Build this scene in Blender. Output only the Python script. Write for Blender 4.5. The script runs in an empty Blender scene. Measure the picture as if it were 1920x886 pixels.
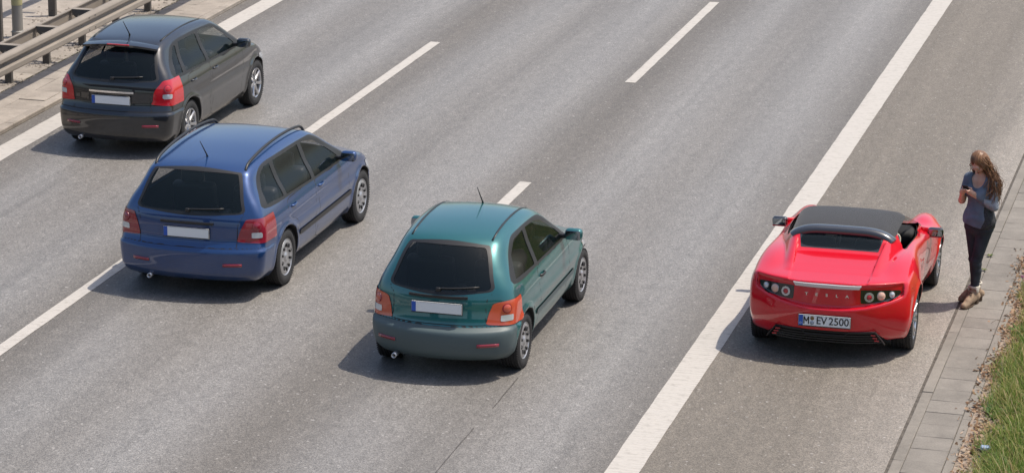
import bpy, math, random
import numpy as np
from mathutils import Vector, Matrix

random.seed(7); rng = np.random.default_rng(7)
S = bpy.context.scene
COL = S.collection
pi = math.pi

# ------------------------------------------------------------------ camera
CP = (5618.05, 0.277498, 0.262917, 0.008992, 9.52561)   # focal px of a 1920 frame, pitch, yaw, roll, height
cam = bpy.data.cameras.new("camera"); camo = bpy.data.objects.new("camera", cam); COL.objects.link(camo)
S.camera = camo
cam.sensor_width = 36.0; cam.lens = CP[0] / 1920 * 36.0; cam.clip_start = 0.5; cam.clip_end = 3000
_fh = Vector((-math.sin(CP[2]), math.cos(CP[2]), 0)); _r = Vector((math.cos(CP[2]), math.sin(CP[2]), 0)); _z = Vector((0, 0, 1))
_fw = _fh * math.cos(CP[1]) - _z * math.sin(CP[1]); _u = _z * math.cos(CP[1]) + _fh * math.sin(CP[1])
_r2 = _r * math.cos(CP[3]) + _u * math.sin(CP[3]); _u2 = -_r * math.sin(CP[3]) + _u * math.cos(CP[3])
camo.matrix_world = Matrix(((_r2.x, _u2.x, -_fw.x, 0), (_r2.y, _u2.y, -_fw.y, 0), (_r2.z, _u2.z, -_fw.z, CP[4]), (0, 0, 0, 1)))

# ------------------------------------------------------------------ world and sun
SUN_EL = math.radians(64); SUN_AZ = math.atan2(0.90, 0.44)      # azimuth from +Y towards +X
w = bpy.data.worlds.new("World"); S.world = w; w.use_nodes = True
nt = w.node_tree; bg = nt.nodes["Background"]
sky = nt.nodes.new("ShaderNodeTexSky"); sky.sky_type = 'NISHITA'; sky.sun_disc = False
sky.sun_elevation = SUN_EL; sky.sun_rotation = SUN_AZ; sky.altitude = 50; sky.air_density = 1.0; sky.dust_density = 3.0; sky.ozone_density = 1.0
nt.links.new(sky.outputs[0], bg.inputs[0]); bg.inputs[1].default_value = 0.13
sl = bpy.data.lights.new("sun", 'SUN'); sl.energy = 3.6; sl.angle = math.radians(0.6); sl.color = (1.0, 0.92, 0.81)
so = bpy.data.objects.new("sun", sl); COL.objects.link(so)
sd = Vector((math.cos(SUN_EL) * math.sin(SUN_AZ), math.cos(SUN_EL) * math.cos(SUN_AZ), math.sin(SUN_EL)))
so.rotation_euler = sd.to_track_quat('Z', 'Y').to_euler(); so.location = sd * 60
S.view_settings.view_transform = 'Standard'; S.view_settings.look = 'None'
S.view_settings.exposure = 0.40; S.view_settings.gamma = 1.0; S.view_settings.use_curve_mapping = False
S.render.engine = 'CYCLES'
S.cycles.max_bounces = 8; S.cycles.sample_clamp_indirect = 6.0

# ------------------------------------------------------------------ materials
def nodes(m): return m.node_tree.nodes, m.node_tree.links
def setin(n, **k):
    for a, b in k.items():
        a = a.replace('_', ' ')
        if a in n.inputs: n.inputs[a].default_value = b
MATS = {}
def mat(name, col, rough=0.5, metal=0.0, spec=0.5, coat=0.0, coat_rough=0.03, var=0.0, vscale=8.0, bump=0.0, bscale=60.0,
        alpha=1.0, emit=None, trans=0.0, col2=None, sheen=0.0, stretch=(1, 1, 1), rvar=0.0):
    if name in MATS: return MATS[name]
    m = bpy.data.materials.new(name); m.use_nodes = True; N, L = nodes(m)
    b = N["Principled BSDF"]
    c = tuple(col) + (1,)
    setin(b, Base_Color=c, Roughness=rough, Metallic=metal, Specular_IOR_Level=spec, Coat_Weight=coat, Coat_Roughness=coat_rough,
          Alpha=alpha, Transmission_Weight=trans, Sheen_Weight=sheen)
    if emit: setin(b, Emission_Color=tuple(emit[0]) + (1,), Emission_Strength=emit[1])
    if var or bump or col2 or rvar:
        tc = N.new("ShaderNodeTexCoord"); mp = N.new("ShaderNodeMapping"); L.new(tc.outputs["Object"], mp.inputs[0])
        mp.inputs["Scale"].default_value = stretch
    if var or col2 or rvar:
        nz = N.new("ShaderNodeTexNoise"); setin(nz, Scale=vscale, Detail=5.0, Roughness=0.6); L.new(mp.outputs[0], nz.inputs["Vector"])
        mr = N.new("ShaderNodeMapRange"); L.new(nz.outputs["Fac"], mr.inputs[0]); mr.inputs[1].default_value = 0.3; mr.inputs[2].default_value = 0.7
        if var or col2:
            mx = N.new("ShaderNodeMix"); mx.data_type = 'RGBA'
            lo = tuple(x * (1 - var) for x in col) + (1,); hi = (tuple(col2) if col2 else tuple(min(1, x * (1 + var)) for x in col)) + (1,)
            mx.inputs[6].default_value = lo; mx.inputs[7].default_value = hi
            L.new(mr.outputs[0], mx.inputs[0]); L.new(mx.outputs[2], b.inputs["Base Color"])
        if rvar:
            m2 = N.new("ShaderNodeMapRange"); L.new(nz.outputs["Fac"], m2.inputs[0])
            m2.inputs[1].default_value = 0.3; m2.inputs[2].default_value = 0.7; m2.inputs[3].default_value = max(0, rough - rvar); m2.inputs[4].default_value = rough + rvar
            L.new(m2.outputs[0], b.inputs["Roughness"])
    if bump:
        n2 = N.new("ShaderNodeTexNoise"); setin(n2, Scale=bscale, Detail=4.0); L.new(mp.outputs[0], n2.inputs["Vector"])
        bp = N.new("ShaderNodeBump"); bp.inputs["Strength"].default_value = bump; bp.inputs["Distance"].default_value = 0.01
        L.new(n2.outputs["Fac"], bp.inputs["Height"]); L.new(bp.outputs[0], b.inputs["Normal"])
    MATS[name] = m
    return m

def glass(name, tint, alpha):
    """tinted car glass: part clear, part reflecting"""
    if name in MATS: return MATS[name]
    m = bpy.data.materials.new(name); m.use_nodes = True; N, L = nodes(m)
    b = N["Principled BSDF"]; setin(b, Base_Color=tuple(tint) + (1,), Roughness=0.03, Specular_IOR_Level=0.6, Alpha=alpha)
    MATS[name] = m; return m

# ------------------------------------------------------------------ object helpers
def link(o, parent=None):
    COL.objects.link(o)
    if parent is not None: o.parent = parent
    return o
def tag(o, label=None, cat=None, group=None, kind=None):
    if label: o['label'] = label
    if cat: o['category'] = cat
    if group: o['group'] = group
    if kind: o['kind'] = kind
    return o
def empty(name, loc=(0, 0, 0), rz=0.0):
    o = bpy.data.objects.new(name, None); o.location = loc; o.rotation_euler = (0, 0, rz); o.empty_display_size = 0.2
    return link(o)

class G:
    """a mesh being put together: vertices, faces (lists), material slots"""
    def __init__(s): s.V = []; s.F = []; s.M = []; s.n = 0
    def add(s, V, F, m=0):
        V = np.asarray(V, float)
        s.V.append(V); s.F += [[int(i) + s.n for i in f] for f in F]; s.M += [m] * len(F); s.n += len(V); return s
    def xf(s, fn): s.V = [fn(v) for v in s.V]; return s
    def build(s, name, mats, parent=None, smooth=True, loc=None, sharp=None):
        V = np.concatenate(s.V); return mk(name, V, s.F, mats, parent, M=s.M, smooth=smooth, loc=loc, sharp=sharp)

def mk(name, V, F, mats, parent=None, N=None, M=None, smooth=True, loc=None, sharp=None):
    me = bpy.data.meshes.new(name)
    V = np.asarray(V, float)
    me.from_pydata(V.tolist(), [], F.tolist() if isinstance(F, np.ndarray) else F)
    if not isinstance(mats, (list, tuple)): mats = [mats]
    for m in mats: me.materials.append(m)
    if M is not None: me.polygons.foreach_set("material_index", np.asarray(M, dtype=np.int32))
    me.polygons.foreach_set("use_smooth", np.full(len(me.polygons), bool(smooth)))
    me.update()
    if N is not None: me.normals_split_custom_set_from_vertices([tuple(n) for n in N])
    elif smooth and sharp is not None: me.set_sharp_from_angle(angle=sharp)
    o = bpy.data.objects.new(name, me)
    if loc is not None: o.location = loc
    return link(o, parent)

def box(c, s, r=0.0, rot=None):
    """box with centre c and size s; r chamfers all edges"""
    hx, hy, hz = [v / 2 for v in s]
    if r <= 0:
        V = np.array([(x, y, z) for x in (-hx, hx) for y in (-hy, hy) for z in (-hz, hz)])
        F = [(0, 1, 3, 2), (4, 6, 7, 5), (0, 4, 5, 1), (2, 3, 7, 6), (0, 2, 6, 4), (1, 5, 7, 3)]
    else:
        r = min(r, hx * .98, hy * .98, hz * .98); n = 3
        V = []; F = []; a = []
        seg = lambda h: np.concatenate([-h + r * (1 - np.cos(np.linspace(0, pi / 2, n))), (h - r * (1 - np.cos(np.linspace(0, pi / 2, n))))[::-1]])
        seg2 = lambda h: np.concatenate([np.linspace(-h, -h + r, n), np.linspace(h - r, h, n)])
        H = (hx, hy, hz)
        for ax in range(3):
            u, v = [(1, 2), (2, 0), (0, 1)][ax]
            U = seg2(H[u]); W = seg2(H[v])
            for sg in (-1, 1):
                base = len(V)
                for p in U:
                    for q in W:
                        P = np.zeros(3); P[u] = p; P[v] = q; P[ax] = sg * H[ax]
                        inn = np.clip(P, -np.array(H) + r, np.array(H) - r); d = P - inn; L = np.linalg.norm(d)
                        V.append(inn + d / L * r if L > 1e-9 else P)
                m = len(W)
                for i in range(len(U) - 1):
                    for j in range(m - 1):
                        q4 = [base + i * m + j, base + (i + 1) * m + j, base + (i + 1) * m + j + 1, base + i * m + j + 1]
                        F.append(q4 if sg > 0 else q4[::-1])
        V = np.array(V)
        # weld coincident vertices
        K = np.round(V * 1e5).astype(np.int64); _, idx, inv = np.unique(K, axis=0, return_index=True, return_inverse=True)
        inv = inv.reshape(-1); V = V[idx]; F = [[int(inv[i]) for i in f] for f in F]
    if rot is not None: V = V @ np.array(rot).T
    return V + np.array(c), F

def rotm(ax, ang):
    return np.array(Matrix.Rotation(ang, 3, ax))

def lathe(prof, n=32, axis='x', c=(0, 0, 0), closed=False, a0=0, a1=2 * pi):
    """prof: (axial, radius) pairs turned about an axis"""
    full = abs(a1 - a0 - 2 * pi) < 1e-6
    V = []; F = []; k = len(prof); m = n if full else n + 1
    for i in range(m):
        a = a0 + (a1 - a0) * i / n
        for (t, r) in prof:
            p = (t, r * math.cos(a), r * math.sin(a))
            if axis == 'y': p = (p[2], p[0], p[1])
            if axis == 'z': p = (p[1], p[2], p[0])
            V.append(p)
    for i in range(n):
        i2 = (i + 1) % m
        for j in range(k if closed else k - 1):
            j2 = (j + 1) % k
            F.append((i * k + j, i * k + j2, i2 * k + j2, i2 * k + j))
    return np.array(V) + np.array(c), F

def sweep(path, sec, up=(0, 0, 1), closed_sec=True, cap=True, scale=None, closed_path=False):
    """section sec (u along side, v along up) swept along path"""
    P = np.asarray(path, float); sec = np.asarray(sec, float); n = len(P); k = len(sec); V = []; F = []
    if closed_path: T = np.roll(P, -1, 0) - np.roll(P, 1, 0)
    else: T = np.gradient(P, axis=0)
    T /= np.linalg.norm(T, axis=1, keepdims=True)
    up = np.array(up, float)
    for i in range(n):
        s = np.cross(T[i], up); s /= max(1e-9, np.linalg.norm(s)); v = np.cross(s, T[i])
        sc = 1 if scale is None else scale[i]
        V += [P[i] + s * a * sc + v * b * sc for a, b in sec]
    for i in range(n if closed_path else n - 1):
        i2 = (i + 1) % n
        for j in range(k if closed_sec else k - 1):
            j2 = (j + 1) % k; F.append((i * k + j, i * k + j2, i2 * k + j2, i2 * k + j))
    if cap and closed_sec and not closed_path:
        F.append(tuple(range(k))[::-1]); F.append(tuple((n - 1) * k + j for j in range(k)))
    return np.array(V), F
def circ(r, n=10, ry=None): return [(r * math.cos(2 * pi * i / n), (ry or r) * math.sin(2 * pi * i / n)) for i in range(n)]

def text_mesh(body, size, mt, name, parent, M4, depth=0.002, sx=1.0, space=1.0, bold=0.0):
    cu = bpy.data.curves.new("lettering", 'FONT'); cu.body = body; cu.size = size; cu.align_x = 'CENTER'; cu.align_y = 'CENTER'
    cu.extrude = depth; cu.space_character = space; cu.offset = bold; cu.resolution_u = 4
    t = bpy.data.objects.new("lettering", cu); COL.objects.link(t)
    bpy.context.view_layer.update()
    me = bpy.data.meshes.new_from_object(t.evaluated_get(bpy.context.evaluated_depsgraph_get()))
    bpy.data.objects.remove(t); bpy.data.curves.remove(cu)
    me.transform(M4 @ Matrix.Diagonal((sx, 1, 1, 1))); me.materials.clear(); me.materials.append(mt); me.name = name
    return link(bpy.data.objects.new(name, me), parent)

# ------------------------------------------------------------------ implicit surfaces
def catmull(pts, n=8, closed=True):
    P = np.asarray(pts, float); k = len(P); out = []
    for i in range(k if closed else k - 1):
        if closed: a, b, c, d = P[(i - 1) % k], P[i], P[(i + 1) % k], P[(i + 2) % k]
        else: a, b, c, d = P[max(i - 1, 0)], P[i], P[i + 1], P[min(i + 2, k - 1)]
        for t in np.linspace(0, 1, n, endpoint=False):
            out.append(0.5 * (2 * b + (c - a) * t + (2 * a - 5 * b + 4 * c - d) * t * t + (3 * b - a - 3 * c + d) * t ** 3))
    if not closed: out.append(P[-1])
    return np.array(out)
def polysd(P, q):
    """signed distance of points q (n,2) to the closed polygon P, negative inside"""
    A = P; B = np.roll(P, -1, 0); d2 = np.full(len(q), 1e9); ins = np.zeros(len(q), bool)
    for a, b in zip(A, B):
        e = b - a; w_ = q - a; t = np.clip((w_ @ e) / max(e @ e, 1e-12), 0, 1)
        d = w_ - t[:, None] * e; d2 = np.minimum(d2, (d * d).sum(1))
        c = (a[1] <= q[:, 1]) != (b[1] <= q[:, 1])
        if abs(e[1]) > 1e-12: ins ^= c & (q[:, 0] < a[0] + (q[:, 1] - a[1]) / e[1] * e[0])
    return np.where(ins, -1, 1) * np.sqrt(d2)
def polyline_d(P, q):
    d2 = np.full(len(q), 1e9)
    for a, b in zip(P[:-1], P[1:]):
        e = b - a; w_ = q - a; t = np.clip((w_ @ e) / max(e @ e, 1e-12), 0, 1)
        d = w_ - t[:, None] * e; d2 = np.minimum(d2, (d * d).sum(1))
    return np.sqrt(d2)
class Field2:
    """polygon distance stored on a grid, read back by bilinear lookup"""
    def __init__(s, poly, lo, hi, h=0.012):
        s.lo = np.array(lo, float); s.h = h; nx, nz = [int((b - a) / h) + 2 for a, b in zip(lo, hi)]
        X, Z = np.meshgrid(s.lo[0] + h * np.arange(nx), s.lo[1] + h * np.arange(nz), indexing='ij')
        s.D = polysd(np.asarray(poly, float), np.stack([X.ravel(), Z.ravel()], 1)).reshape(nx, nz)
    def __call__(s, a, b):
        u = np.clip((a - s.lo[0]) / s.h, 0, s.D.shape[0] - 1.001); v = np.clip((b - s.lo[1]) / s.h, 0, s.D.shape[1] - 1.001)
        i = u.astype(int); j = v.astype(int); u = u - i; v = v - j; D = s.D
        return D[i, j] * (1 - u) * (1 - v) + D[i + 1, j] * u * (1 - v) + D[i, j + 1] * (1 - u) * v + D[i + 1, j + 1] * u * v
def smax(a, b, k): h = np.clip(0.5 + 0.5 * (a - b) / k, 0, 1); return b * (1 - h) + a * h + k * h * (1 - h)
def smin(a, b, k): return -smax(-a, -b, k)
class Curve1:
    def __init__(s, pts, n=12): c = catmull(pts, n, False); o = np.argsort(c[:, 0]); s.x = c[o, 0]; s.y = c[o, 1]
    def __call__(s, x): return np.interp(x, s.x, s.y)
def grad(f, P, e):
    g = np.empty_like(P)
    for i in range(3):
        d = np.zeros(3); d[i] = e; g[:, i] = (f(P + d) - f(P - d)) / (2 * e)
    return g
def nets(f, lo, hi, h, proj=3, coarse=4):
    """surface nets of f<0 with the vertices pulled onto the surface; returns V, quads, normals"""
    lo = np.array(lo, float); n = np.ceil((np.array(hi) - lo) / h / coarse).astype(int) * coarse + 1
    ax = [lo[i] + h * np.arange(n[i]) for i in range(3)]
    ca = [a[::coarse] for a in ax]
    C = f(np.stack(np.meshgrid(*ca, indexing='ij'), -1).reshape(-1, 3)).reshape([len(a) for a in ca])
    Gd = C
    for d in range(3):
        m = Gd.shape[d]; idx = np.arange((m - 1) * coarse + 1); i0 = np.minimum(idx // coarse, m - 2); t = (idx - i0 * coarse) / coarse
        sh = [1, 1, 1]; sh[d] = -1; t = t.reshape(sh)
        Gd = np.take(Gd, i0, d) * (1 - t) + np.take(Gd, i0 + 1, d) * t
    near = np.abs(Gd) < h * coarse * 1.3; I = np.argwhere(near)
    Gd[near] = f(lo + I * h)
    sg = Gd < 0; cs = np.array(Gd.shape) - 1; acc = np.zeros(tuple(cs) + (3,)); cnt = np.zeros(tuple(cs)); quads = []
    cid = lambda a: (a[..., 0] * cs[1] + a[..., 1]) * cs[2] + a[..., 2]
    for d in range(3):
        u, v = (d + 1) % 3, (d + 2) % 3
        a = np.take(sg, range(0, Gd.shape[d] - 1), d); b = np.take(sg, range(1, Gd.shape[d]), d)
        E = np.argwhere(a != b); E2 = E.copy(); E2[:, d] += 1
        ga = Gd[tuple(E.T)]; gb = Gd[tuple(E2.T)]; t = ga / (ga - gb); P = E.astype(float); P[:, d] += t
        ok = np.ones(len(E), bool); cells = []
        for du, dv in ((-1, -1), (0, -1), (0, 0), (-1, 0)):
            c = E.copy(); c[:, u] += du; c[:, v] += dv; cells.append(c)
            ok &= (c[:, u] >= 0) & (c[:, v] >= 0) & (c[:, u] < cs[u]) & (c[:, v] < cs[v])
        for c in cells:
            np.add.at(acc, tuple(c[ok].T), P[ok]); np.add.at(cnt, tuple(c[ok].T), 1)
        Q = np.stack([cid(c[ok]) for c in cells], 1); fl = ~sg[tuple(E[ok].T)]; Q[fl] = Q[fl][:, ::-1]; quads.append(Q)
    Q = np.concatenate(quads); used, inv = np.unique(Q, return_inverse=True)
    V = lo + h * (acc.reshape(-1, 3)[used] / np.maximum(cnt.reshape(-1)[used], 1)[:, None])
    for _ in range(proj):
        g = grad(f, V, h * .25); l2 = np.maximum((g * g).sum(1), .05); V = V - np.clip(f(V) / l2, -h, h)[:, None] * g
    g = grad(f, V, h * .9); Nn = g / np.maximum(np.linalg.norm(g, axis=1, keepdims=True), 1e-9)
    return V, inv.reshape(Q.shape), Nn

class Shell:
    """triangle surface that can be cut along level lines of any function"""
    def __init__(s, V, F, N, M=None):
        s.V, s.N = V, N; F = np.asarray(F)
        if F.ndim == 2 and F.shape[1] == 4:
            M = None if M is None else np.repeat(M, 2)
            F = np.concatenate([F[:, [0, 1, 2]], F[:, [0, 2, 3]]], 0) if M is None else F
        s.F = F; s.M = np.zeros(len(s.F), int) if M is None else M
    def compact(s):
        u, inv = np.unique(s.F, return_inverse=True); return Shell(s.V[u], inv.reshape(s.F.shape), s.N[u], s.M)
    def cut(s, g):
        """-> (part with g<0, rest)"""
        gv = g(s.V, s.N); gv = np.where(np.abs(gv) < 1e-7, 1e-7, gv); F, M = s.F, s.M; si = gv[F] < 0; c = si.sum(1)
        fi, mi, fo, mo = [F[c == 3]], [M[c == 3]], [F[c == 0]], [M[c == 0]]
        V, N = s.V, s.N
        mix = (c == 1) | (c == 2)
        if mix.any():
            T = F[mix]; st = si[mix]; cc = c[mix]; mm = M[mix]
            odd = np.where((cc == 1)[:, None], st, ~st); k = odd.argmax(1); r = np.arange(len(T))
            a, b, d = T[r, k], T[r, (k + 1) % 3], T[r, (k + 2) % 3]
            E = np.concatenate([np.stack([a, b], 1), np.stack([a, d], 1)]); Es = np.sort(E, 1)
            U, inv = np.unique(Es, axis=0, return_inverse=True); inv = inv.reshape(-1)
            t = (gv[U[:, 0]] / (gv[U[:, 0]] - gv[U[:, 1]]))[:, None]
            nv = V[U[:, 0]] * (1 - t) + V[U[:, 1]] * t; nn = N[U[:, 0]] * (1 - t) + N[U[:, 1]] * t
            nn /= np.maximum(np.linalg.norm(nn, axis=1, keepdims=True), 1e-9)
            base = len(V); V = np.concatenate([V, nv]); N = np.concatenate([N, nn])
            ab = base + inv[:len(T)]; ad = base + inv[len(T):]
            tip = np.stack([a, ab, ad], 1); q1 = np.stack([ab, b, d], 1); q2 = np.stack([ab, d, ad], 1)
            w1 = cc == 1
            fi += [tip[w1], q1[~w1], q2[~w1]]; mi += [mm[w1], mm[~w1], mm[~w1]]
            fo += [tip[~w1], q1[w1], q2[w1]]; mo += [mm[~w1], mm[w1], mm[w1]]
        A = Shell(V, np.concatenate(fi), N, np.concatenate(mi)); B = Shell(V, np.concatenate(fo), N, np.concatenate(mo))
        return (A.compact() if len(A.F) else A), (B.compact() if len(B.F) else B)
    def join(s, o, m=None):
        M2 = o.M if m is None else np.full(len(o.F), m)
        return Shell(np.concatenate([s.V, o.V]), np.concatenate([s.F, o.F + len(s.V)]), np.concatenate([s.N, o.N]), np.concatenate([s.M, M2]))
    def line(s, g, m):
        """paint the strip g<0 with material slot m (panel gaps), kept in the same surface and pressed in a little"""
        a, b = s.cut(g)
        if not len(a.F): return s
        return b.join(a, m)
    def off(s, d): return Shell(s.V + s.N * d, s.F, s.N, s.M)
    def obj(s, name, mats, parent):
        return mk(name, s.V, s.F, mats, parent, N=s.N, M=s.M) if len(s.F) else None
# ------------------------------------------------------------------ ground
def asphalt(name, tracks=True):
    m = bpy.data.materials.new(name); m.use_nodes = True; N, L = nodes(m); b = N["Principled BSDF"]
    tc = N.new("ShaderNodeTexCoord"); ob = tc.outputs["Object"]
    def noise(scale, detail=3.0, st=(1, 1, 1), rough=.6):
        mp = N.new("ShaderNodeMapping"); mp.inputs["Scale"].default_value = st; L.new(ob, mp.inputs[0])
        n = N.new("ShaderNodeTexNoise"); setin(n, Scale=scale, Detail=detail, Roughness=rough); L.new(mp.outputs[0], n.inputs["Vector"]); return n.outputs["Fac"]
    def rng_(v, a, b_, c, d):
        r = N.new("ShaderNodeMapRange"); L.new(v, r.inputs[0])
        for i, q in enumerate((a, b_, c, d)): r.inputs[i + 1].default_value = q
        return r.outputs[0]
    def math_(op, a, b_):
        k = N.new("ShaderNodeMath"); k.operation = op
        for i, q in enumerate((a, b_)):
            if isinstance(q, (int, float)): k.inputs[i].default_value = q
            else: L.new(q, k.inputs[i])
        return k.outputs[0]
    def mixc(f, a, b_, bt='MIX'):
        k = N.new("ShaderNodeMix"); k.data_type = 'RGBA'; k.blend_type = bt
        for i, q in ((0, f), (6, a), (7, b_)):
            if isinstance(q, (int, float)): k.inputs[i].default_value = q
            elif isinstance(q, tuple): k.inputs[i].default_value = q + (1,)
            else: L.new(q, k.inputs[i])
        return k.outputs[2]
    # aggregate: stones of a centimetre or so in dark binder
    vo = N.new("ShaderNodeTexVoronoi"); setin(vo, Scale=105.0, Randomness=1.0); L.new(ob, vo.inputs["Vector"])
    sp = N.new("ShaderNodeSeparateColor"); L.new(vo.outputs["Color"], sp.inputs[0])
    v2 = N.new("ShaderNodeTexVoronoi"); setin(v2, Scale=48.0, Randomness=1.0); L.new(ob, v2.inputs["Vector"])
    s2 = N.new("ShaderNodeSeparateColor"); L.new(v2.outputs["Color"], s2.inputs[0])
    stone = rng_(sp.outputs[0], 0, 1, 0.62, 1.40); big = rng_(s2.outputs[1], 0.0, 1.0, 0.88, 1.12)
    pale = rng_(s2.outputs[0], 0.985, 1.0, 0.0, .6)
    blot = rng_(noise(1.3, 4, (1, .07, 1)), .3, .7, 0.90, 1.10); mid = rng_(noise(9, 4, (1, .5, 1)), .3, .7, .9, 1.1)
    oil = rng_(noise(1.1, 4, (2.0, .10, 1)), .58, .74, 1.0, .82)
    streak = rng_(noise(1.0, 4, (5.0, .06, 1)), .3, .7, .93, 1.07)
    f = math_('MULTIPLY', math_('MULTIPLY', math_('MULTIPLY', stone, big), streak), math_('MULTIPLY', math_('MULTIPLY', blot, oil), mid))
    xs = N.new("ShaderNodeSeparateXYZ"); L.new(ob, xs.inputs[0])
    wob = math_('MULTIPLY', math_('SUBTRACT', noise(.25, 3, (1, .3, 1)), .5), .7)
    xw = math_('ADD', xs.outputs[0], wob)
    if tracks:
        # polished wheel tracks with sky sheen painted into their colour, oil-darkened lane centres
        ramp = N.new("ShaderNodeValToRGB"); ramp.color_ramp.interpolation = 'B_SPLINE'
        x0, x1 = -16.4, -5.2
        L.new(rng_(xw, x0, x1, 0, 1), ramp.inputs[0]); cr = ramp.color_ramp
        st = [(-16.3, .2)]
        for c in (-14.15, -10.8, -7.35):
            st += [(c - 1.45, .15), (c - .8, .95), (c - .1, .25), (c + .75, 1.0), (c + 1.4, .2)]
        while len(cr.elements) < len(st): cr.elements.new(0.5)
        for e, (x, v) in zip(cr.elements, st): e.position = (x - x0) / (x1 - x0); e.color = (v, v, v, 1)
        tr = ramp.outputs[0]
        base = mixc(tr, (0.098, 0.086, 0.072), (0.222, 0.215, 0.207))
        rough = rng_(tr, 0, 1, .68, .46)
    else:
        tr = rng_(xw, -4.3, -3.5, 0, 1)
        base = mixc(tr, (0.140, 0.123, 0.102), (0.212, 0.190, 0.164))
        rough = rng_(tr, 0, 1, .72, .68)
    k = N.new("ShaderNodeVectorMath"); k.operation = 'SCALE'; L.new(base, k.inputs[0]); L.new(f, k.inputs[3])
    col = mixc(pale, k.outputs[0], (0.42, 0.40, 0.38))
    L.new(col, b.inputs["Base Color"]); L.new(rough, b.inputs["Roughness"]); setin(b, Specular_IOR_Level=0.5)
    bp = N.new("ShaderNodeBump"); bp.inputs["Strength"].default_value = 0.55; bp.inputs["Distance"].default_value = 0.004
    L.new(math_('ADD', vo.outputs["Distance"], math_('MULTIPLY', v2.outputs["Distance"], .6)), bp.inputs["Height"]); L.new(bp.outputs[0], b.inputs["Normal"])
    return m

def sheet(name, x0, x1, y0, y1, z, m, parent=None, ny=1):
    V = []; F = []
    for j in range(ny + 1):
        y = y0 + (y1 - y0) * j / ny; V += [(x0, y, z), (x1, y, z)]
    for j in range(ny): F.append((2 * j, 2 * j + 1, 2 * j + 3, 2 * j + 2))
    return mk(name, V, F, m, parent, smooth=False)
RY0, RY1 = -150.0, 700.0
M_soil = mat("verge soil", (0.13, 0.10, 0.07), .95, var=.35, vscale=6, bump=.6, bscale=25)
tag(sheet("ground", -1200, 1200, -400, 1600, -0.02, M_soil), kind='structure')
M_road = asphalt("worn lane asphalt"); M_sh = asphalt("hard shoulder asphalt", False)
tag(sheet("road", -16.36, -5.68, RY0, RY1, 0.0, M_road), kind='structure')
tag(sheet("hard_shoulder", -5.68, -3.385, RY0, RY1, 0.0, M_sh), kind='structure')
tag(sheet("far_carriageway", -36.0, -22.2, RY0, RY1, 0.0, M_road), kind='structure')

def paint(name, ridges):
    m = bpy.data.materials.new(name); m.use_nodes = True; N, L = nodes(m); b = N["Principled BSDF"]
    tc = N.new("ShaderNodeTexCoord")
    n1 = N.new("ShaderNodeTexNoise"); setin(n1, Scale=14.0, Detail=6.0, Roughness=.7); L.new(tc.outputs["Object"], n1.inputs["Vector"])
    mp = N.new("ShaderNodeMapping"); mp.inputs["Scale"].default_value = (3, 26, 1); L.new(tc.outputs["Object"], mp.inputs[0])
    n2 = N.new("ShaderNodeTexNoise"); setin(n2, Scale=1.0, Detail=4.0); L.new(mp.outputs[0], n2.inputs["Vector"])
    r = N.new("ShaderNodeValToRGB"); r.color_ramp.elements[0].position = .27; r.color_ramp.elements[0].color = (.25, .228, .20, 1)
    r.color_ramp.elements[1].position = .50; r.color_ramp.elements[1].color = (.43, .402, .365, 1)
    ad = N.new("ShaderNodeMath"); ad.operation = 'ADD'; ad.inputs[1].default_value = 0
    mm = N.new("ShaderNodeMath"); mm.operation = 'MULTIPLY_ADD'; mm.inputs[1].default_value = .45; L.new(n2.outputs["Fac"], mm.inputs[0])
    m5 = N.new("ShaderNodeMath"); m5.operation = 'MULTIPLY'; m5.inputs[1].default_value = .55; L.new(n1.outputs["Fac"], m5.inputs[0]); L.new(m5.outputs[0], mm.inputs[2])
    L.new(mm.outputs[0], r.inputs[0]); L.new(r.outputs[0], b.inputs["Base Color"]); setin(b, Roughness=.6)
    wv = N.new("ShaderNodeTexWave"); wv.wave_type = 'BANDS'; wv.bands_direction = 'Y'; setin(wv, Scale=ridges, Distortion=1.0, Detail=2.0); L.new(tc.outputs["Object"], wv.inputs["Vector"])
    bp = N.new("ShaderNodeBump"); bp.inputs["Strength"].default_value = .5; bp.inputs["Distance"].default_value = .006
    L.new(wv.outputs["Fac"], bp.inputs["Height"]); L.new(bp.outputs[0], b.inputs["Normal"])
    return m
M_line = paint("white thermoplastic marking", 5.0)
def stripe(name, x0, x1, y0, y1, wob=0.002):
    """a painted line whose edges run slightly uneven"""
    n = max(2, int((y1 - y0) / .25)); V = []; F = []
    for j in range(n + 1):
        y = y0 + (y1 - y0) * j / n
        V += [(x0 + rng.normal(0, wob), y + (rng.normal(0, .01) if j in (0, n) else 0), .004), (x1 + rng.normal(0, wob), y, .004)]
    for j in range(n): F.append((2 * j, 2 * j + 1, 2 * j + 3, 2 * j + 2))
    return tag(mk(name, V, F, M_line, smooth=False), kind='structure')
stripe("edge_line", -5.835, -5.53, 0, 260); stripe("edge_line", -16.125, -15.80, 0, 260)
for x0, x1, ys in ((-12.655, -12.50, 36.2), (-9.245, -9.095, 40.45)):
    for k in range(-3, 9):
        y0 = ys + 11.75 * k
        if y0 > 4: stripe("lane_marking", x0, x1, y0, y0 + 6.0)
# repaired seam in the right lane
M_tar = mat("bitumen seam", (0.075, 0.070, 0.066), .45, var=.3, vscale=20)
V = []; F = []; ys = np.arange(18, 27.4, .12); acc = 0
for j, y in enumerate(ys):
    acc += rng.normal(0, .003); acc *= .96; hw = .004 + .004 * rng.random() * (1 if rng.random() < .6 else .2)
    V += [(-7.30 + (y - 24.8) * .005 + acc - hw, y, .0035), (-7.30 + (y - 24.8) * .005 + acc + hw, y, .0035)]
    if j and (int(y * 1.7) % 4): F.append((2 * j - 2, 2 * j - 1, 2 * j + 1, 2 * j))
tag(mk("road_seam", V, F, M_tar, smooth=False), kind='structure')

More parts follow.
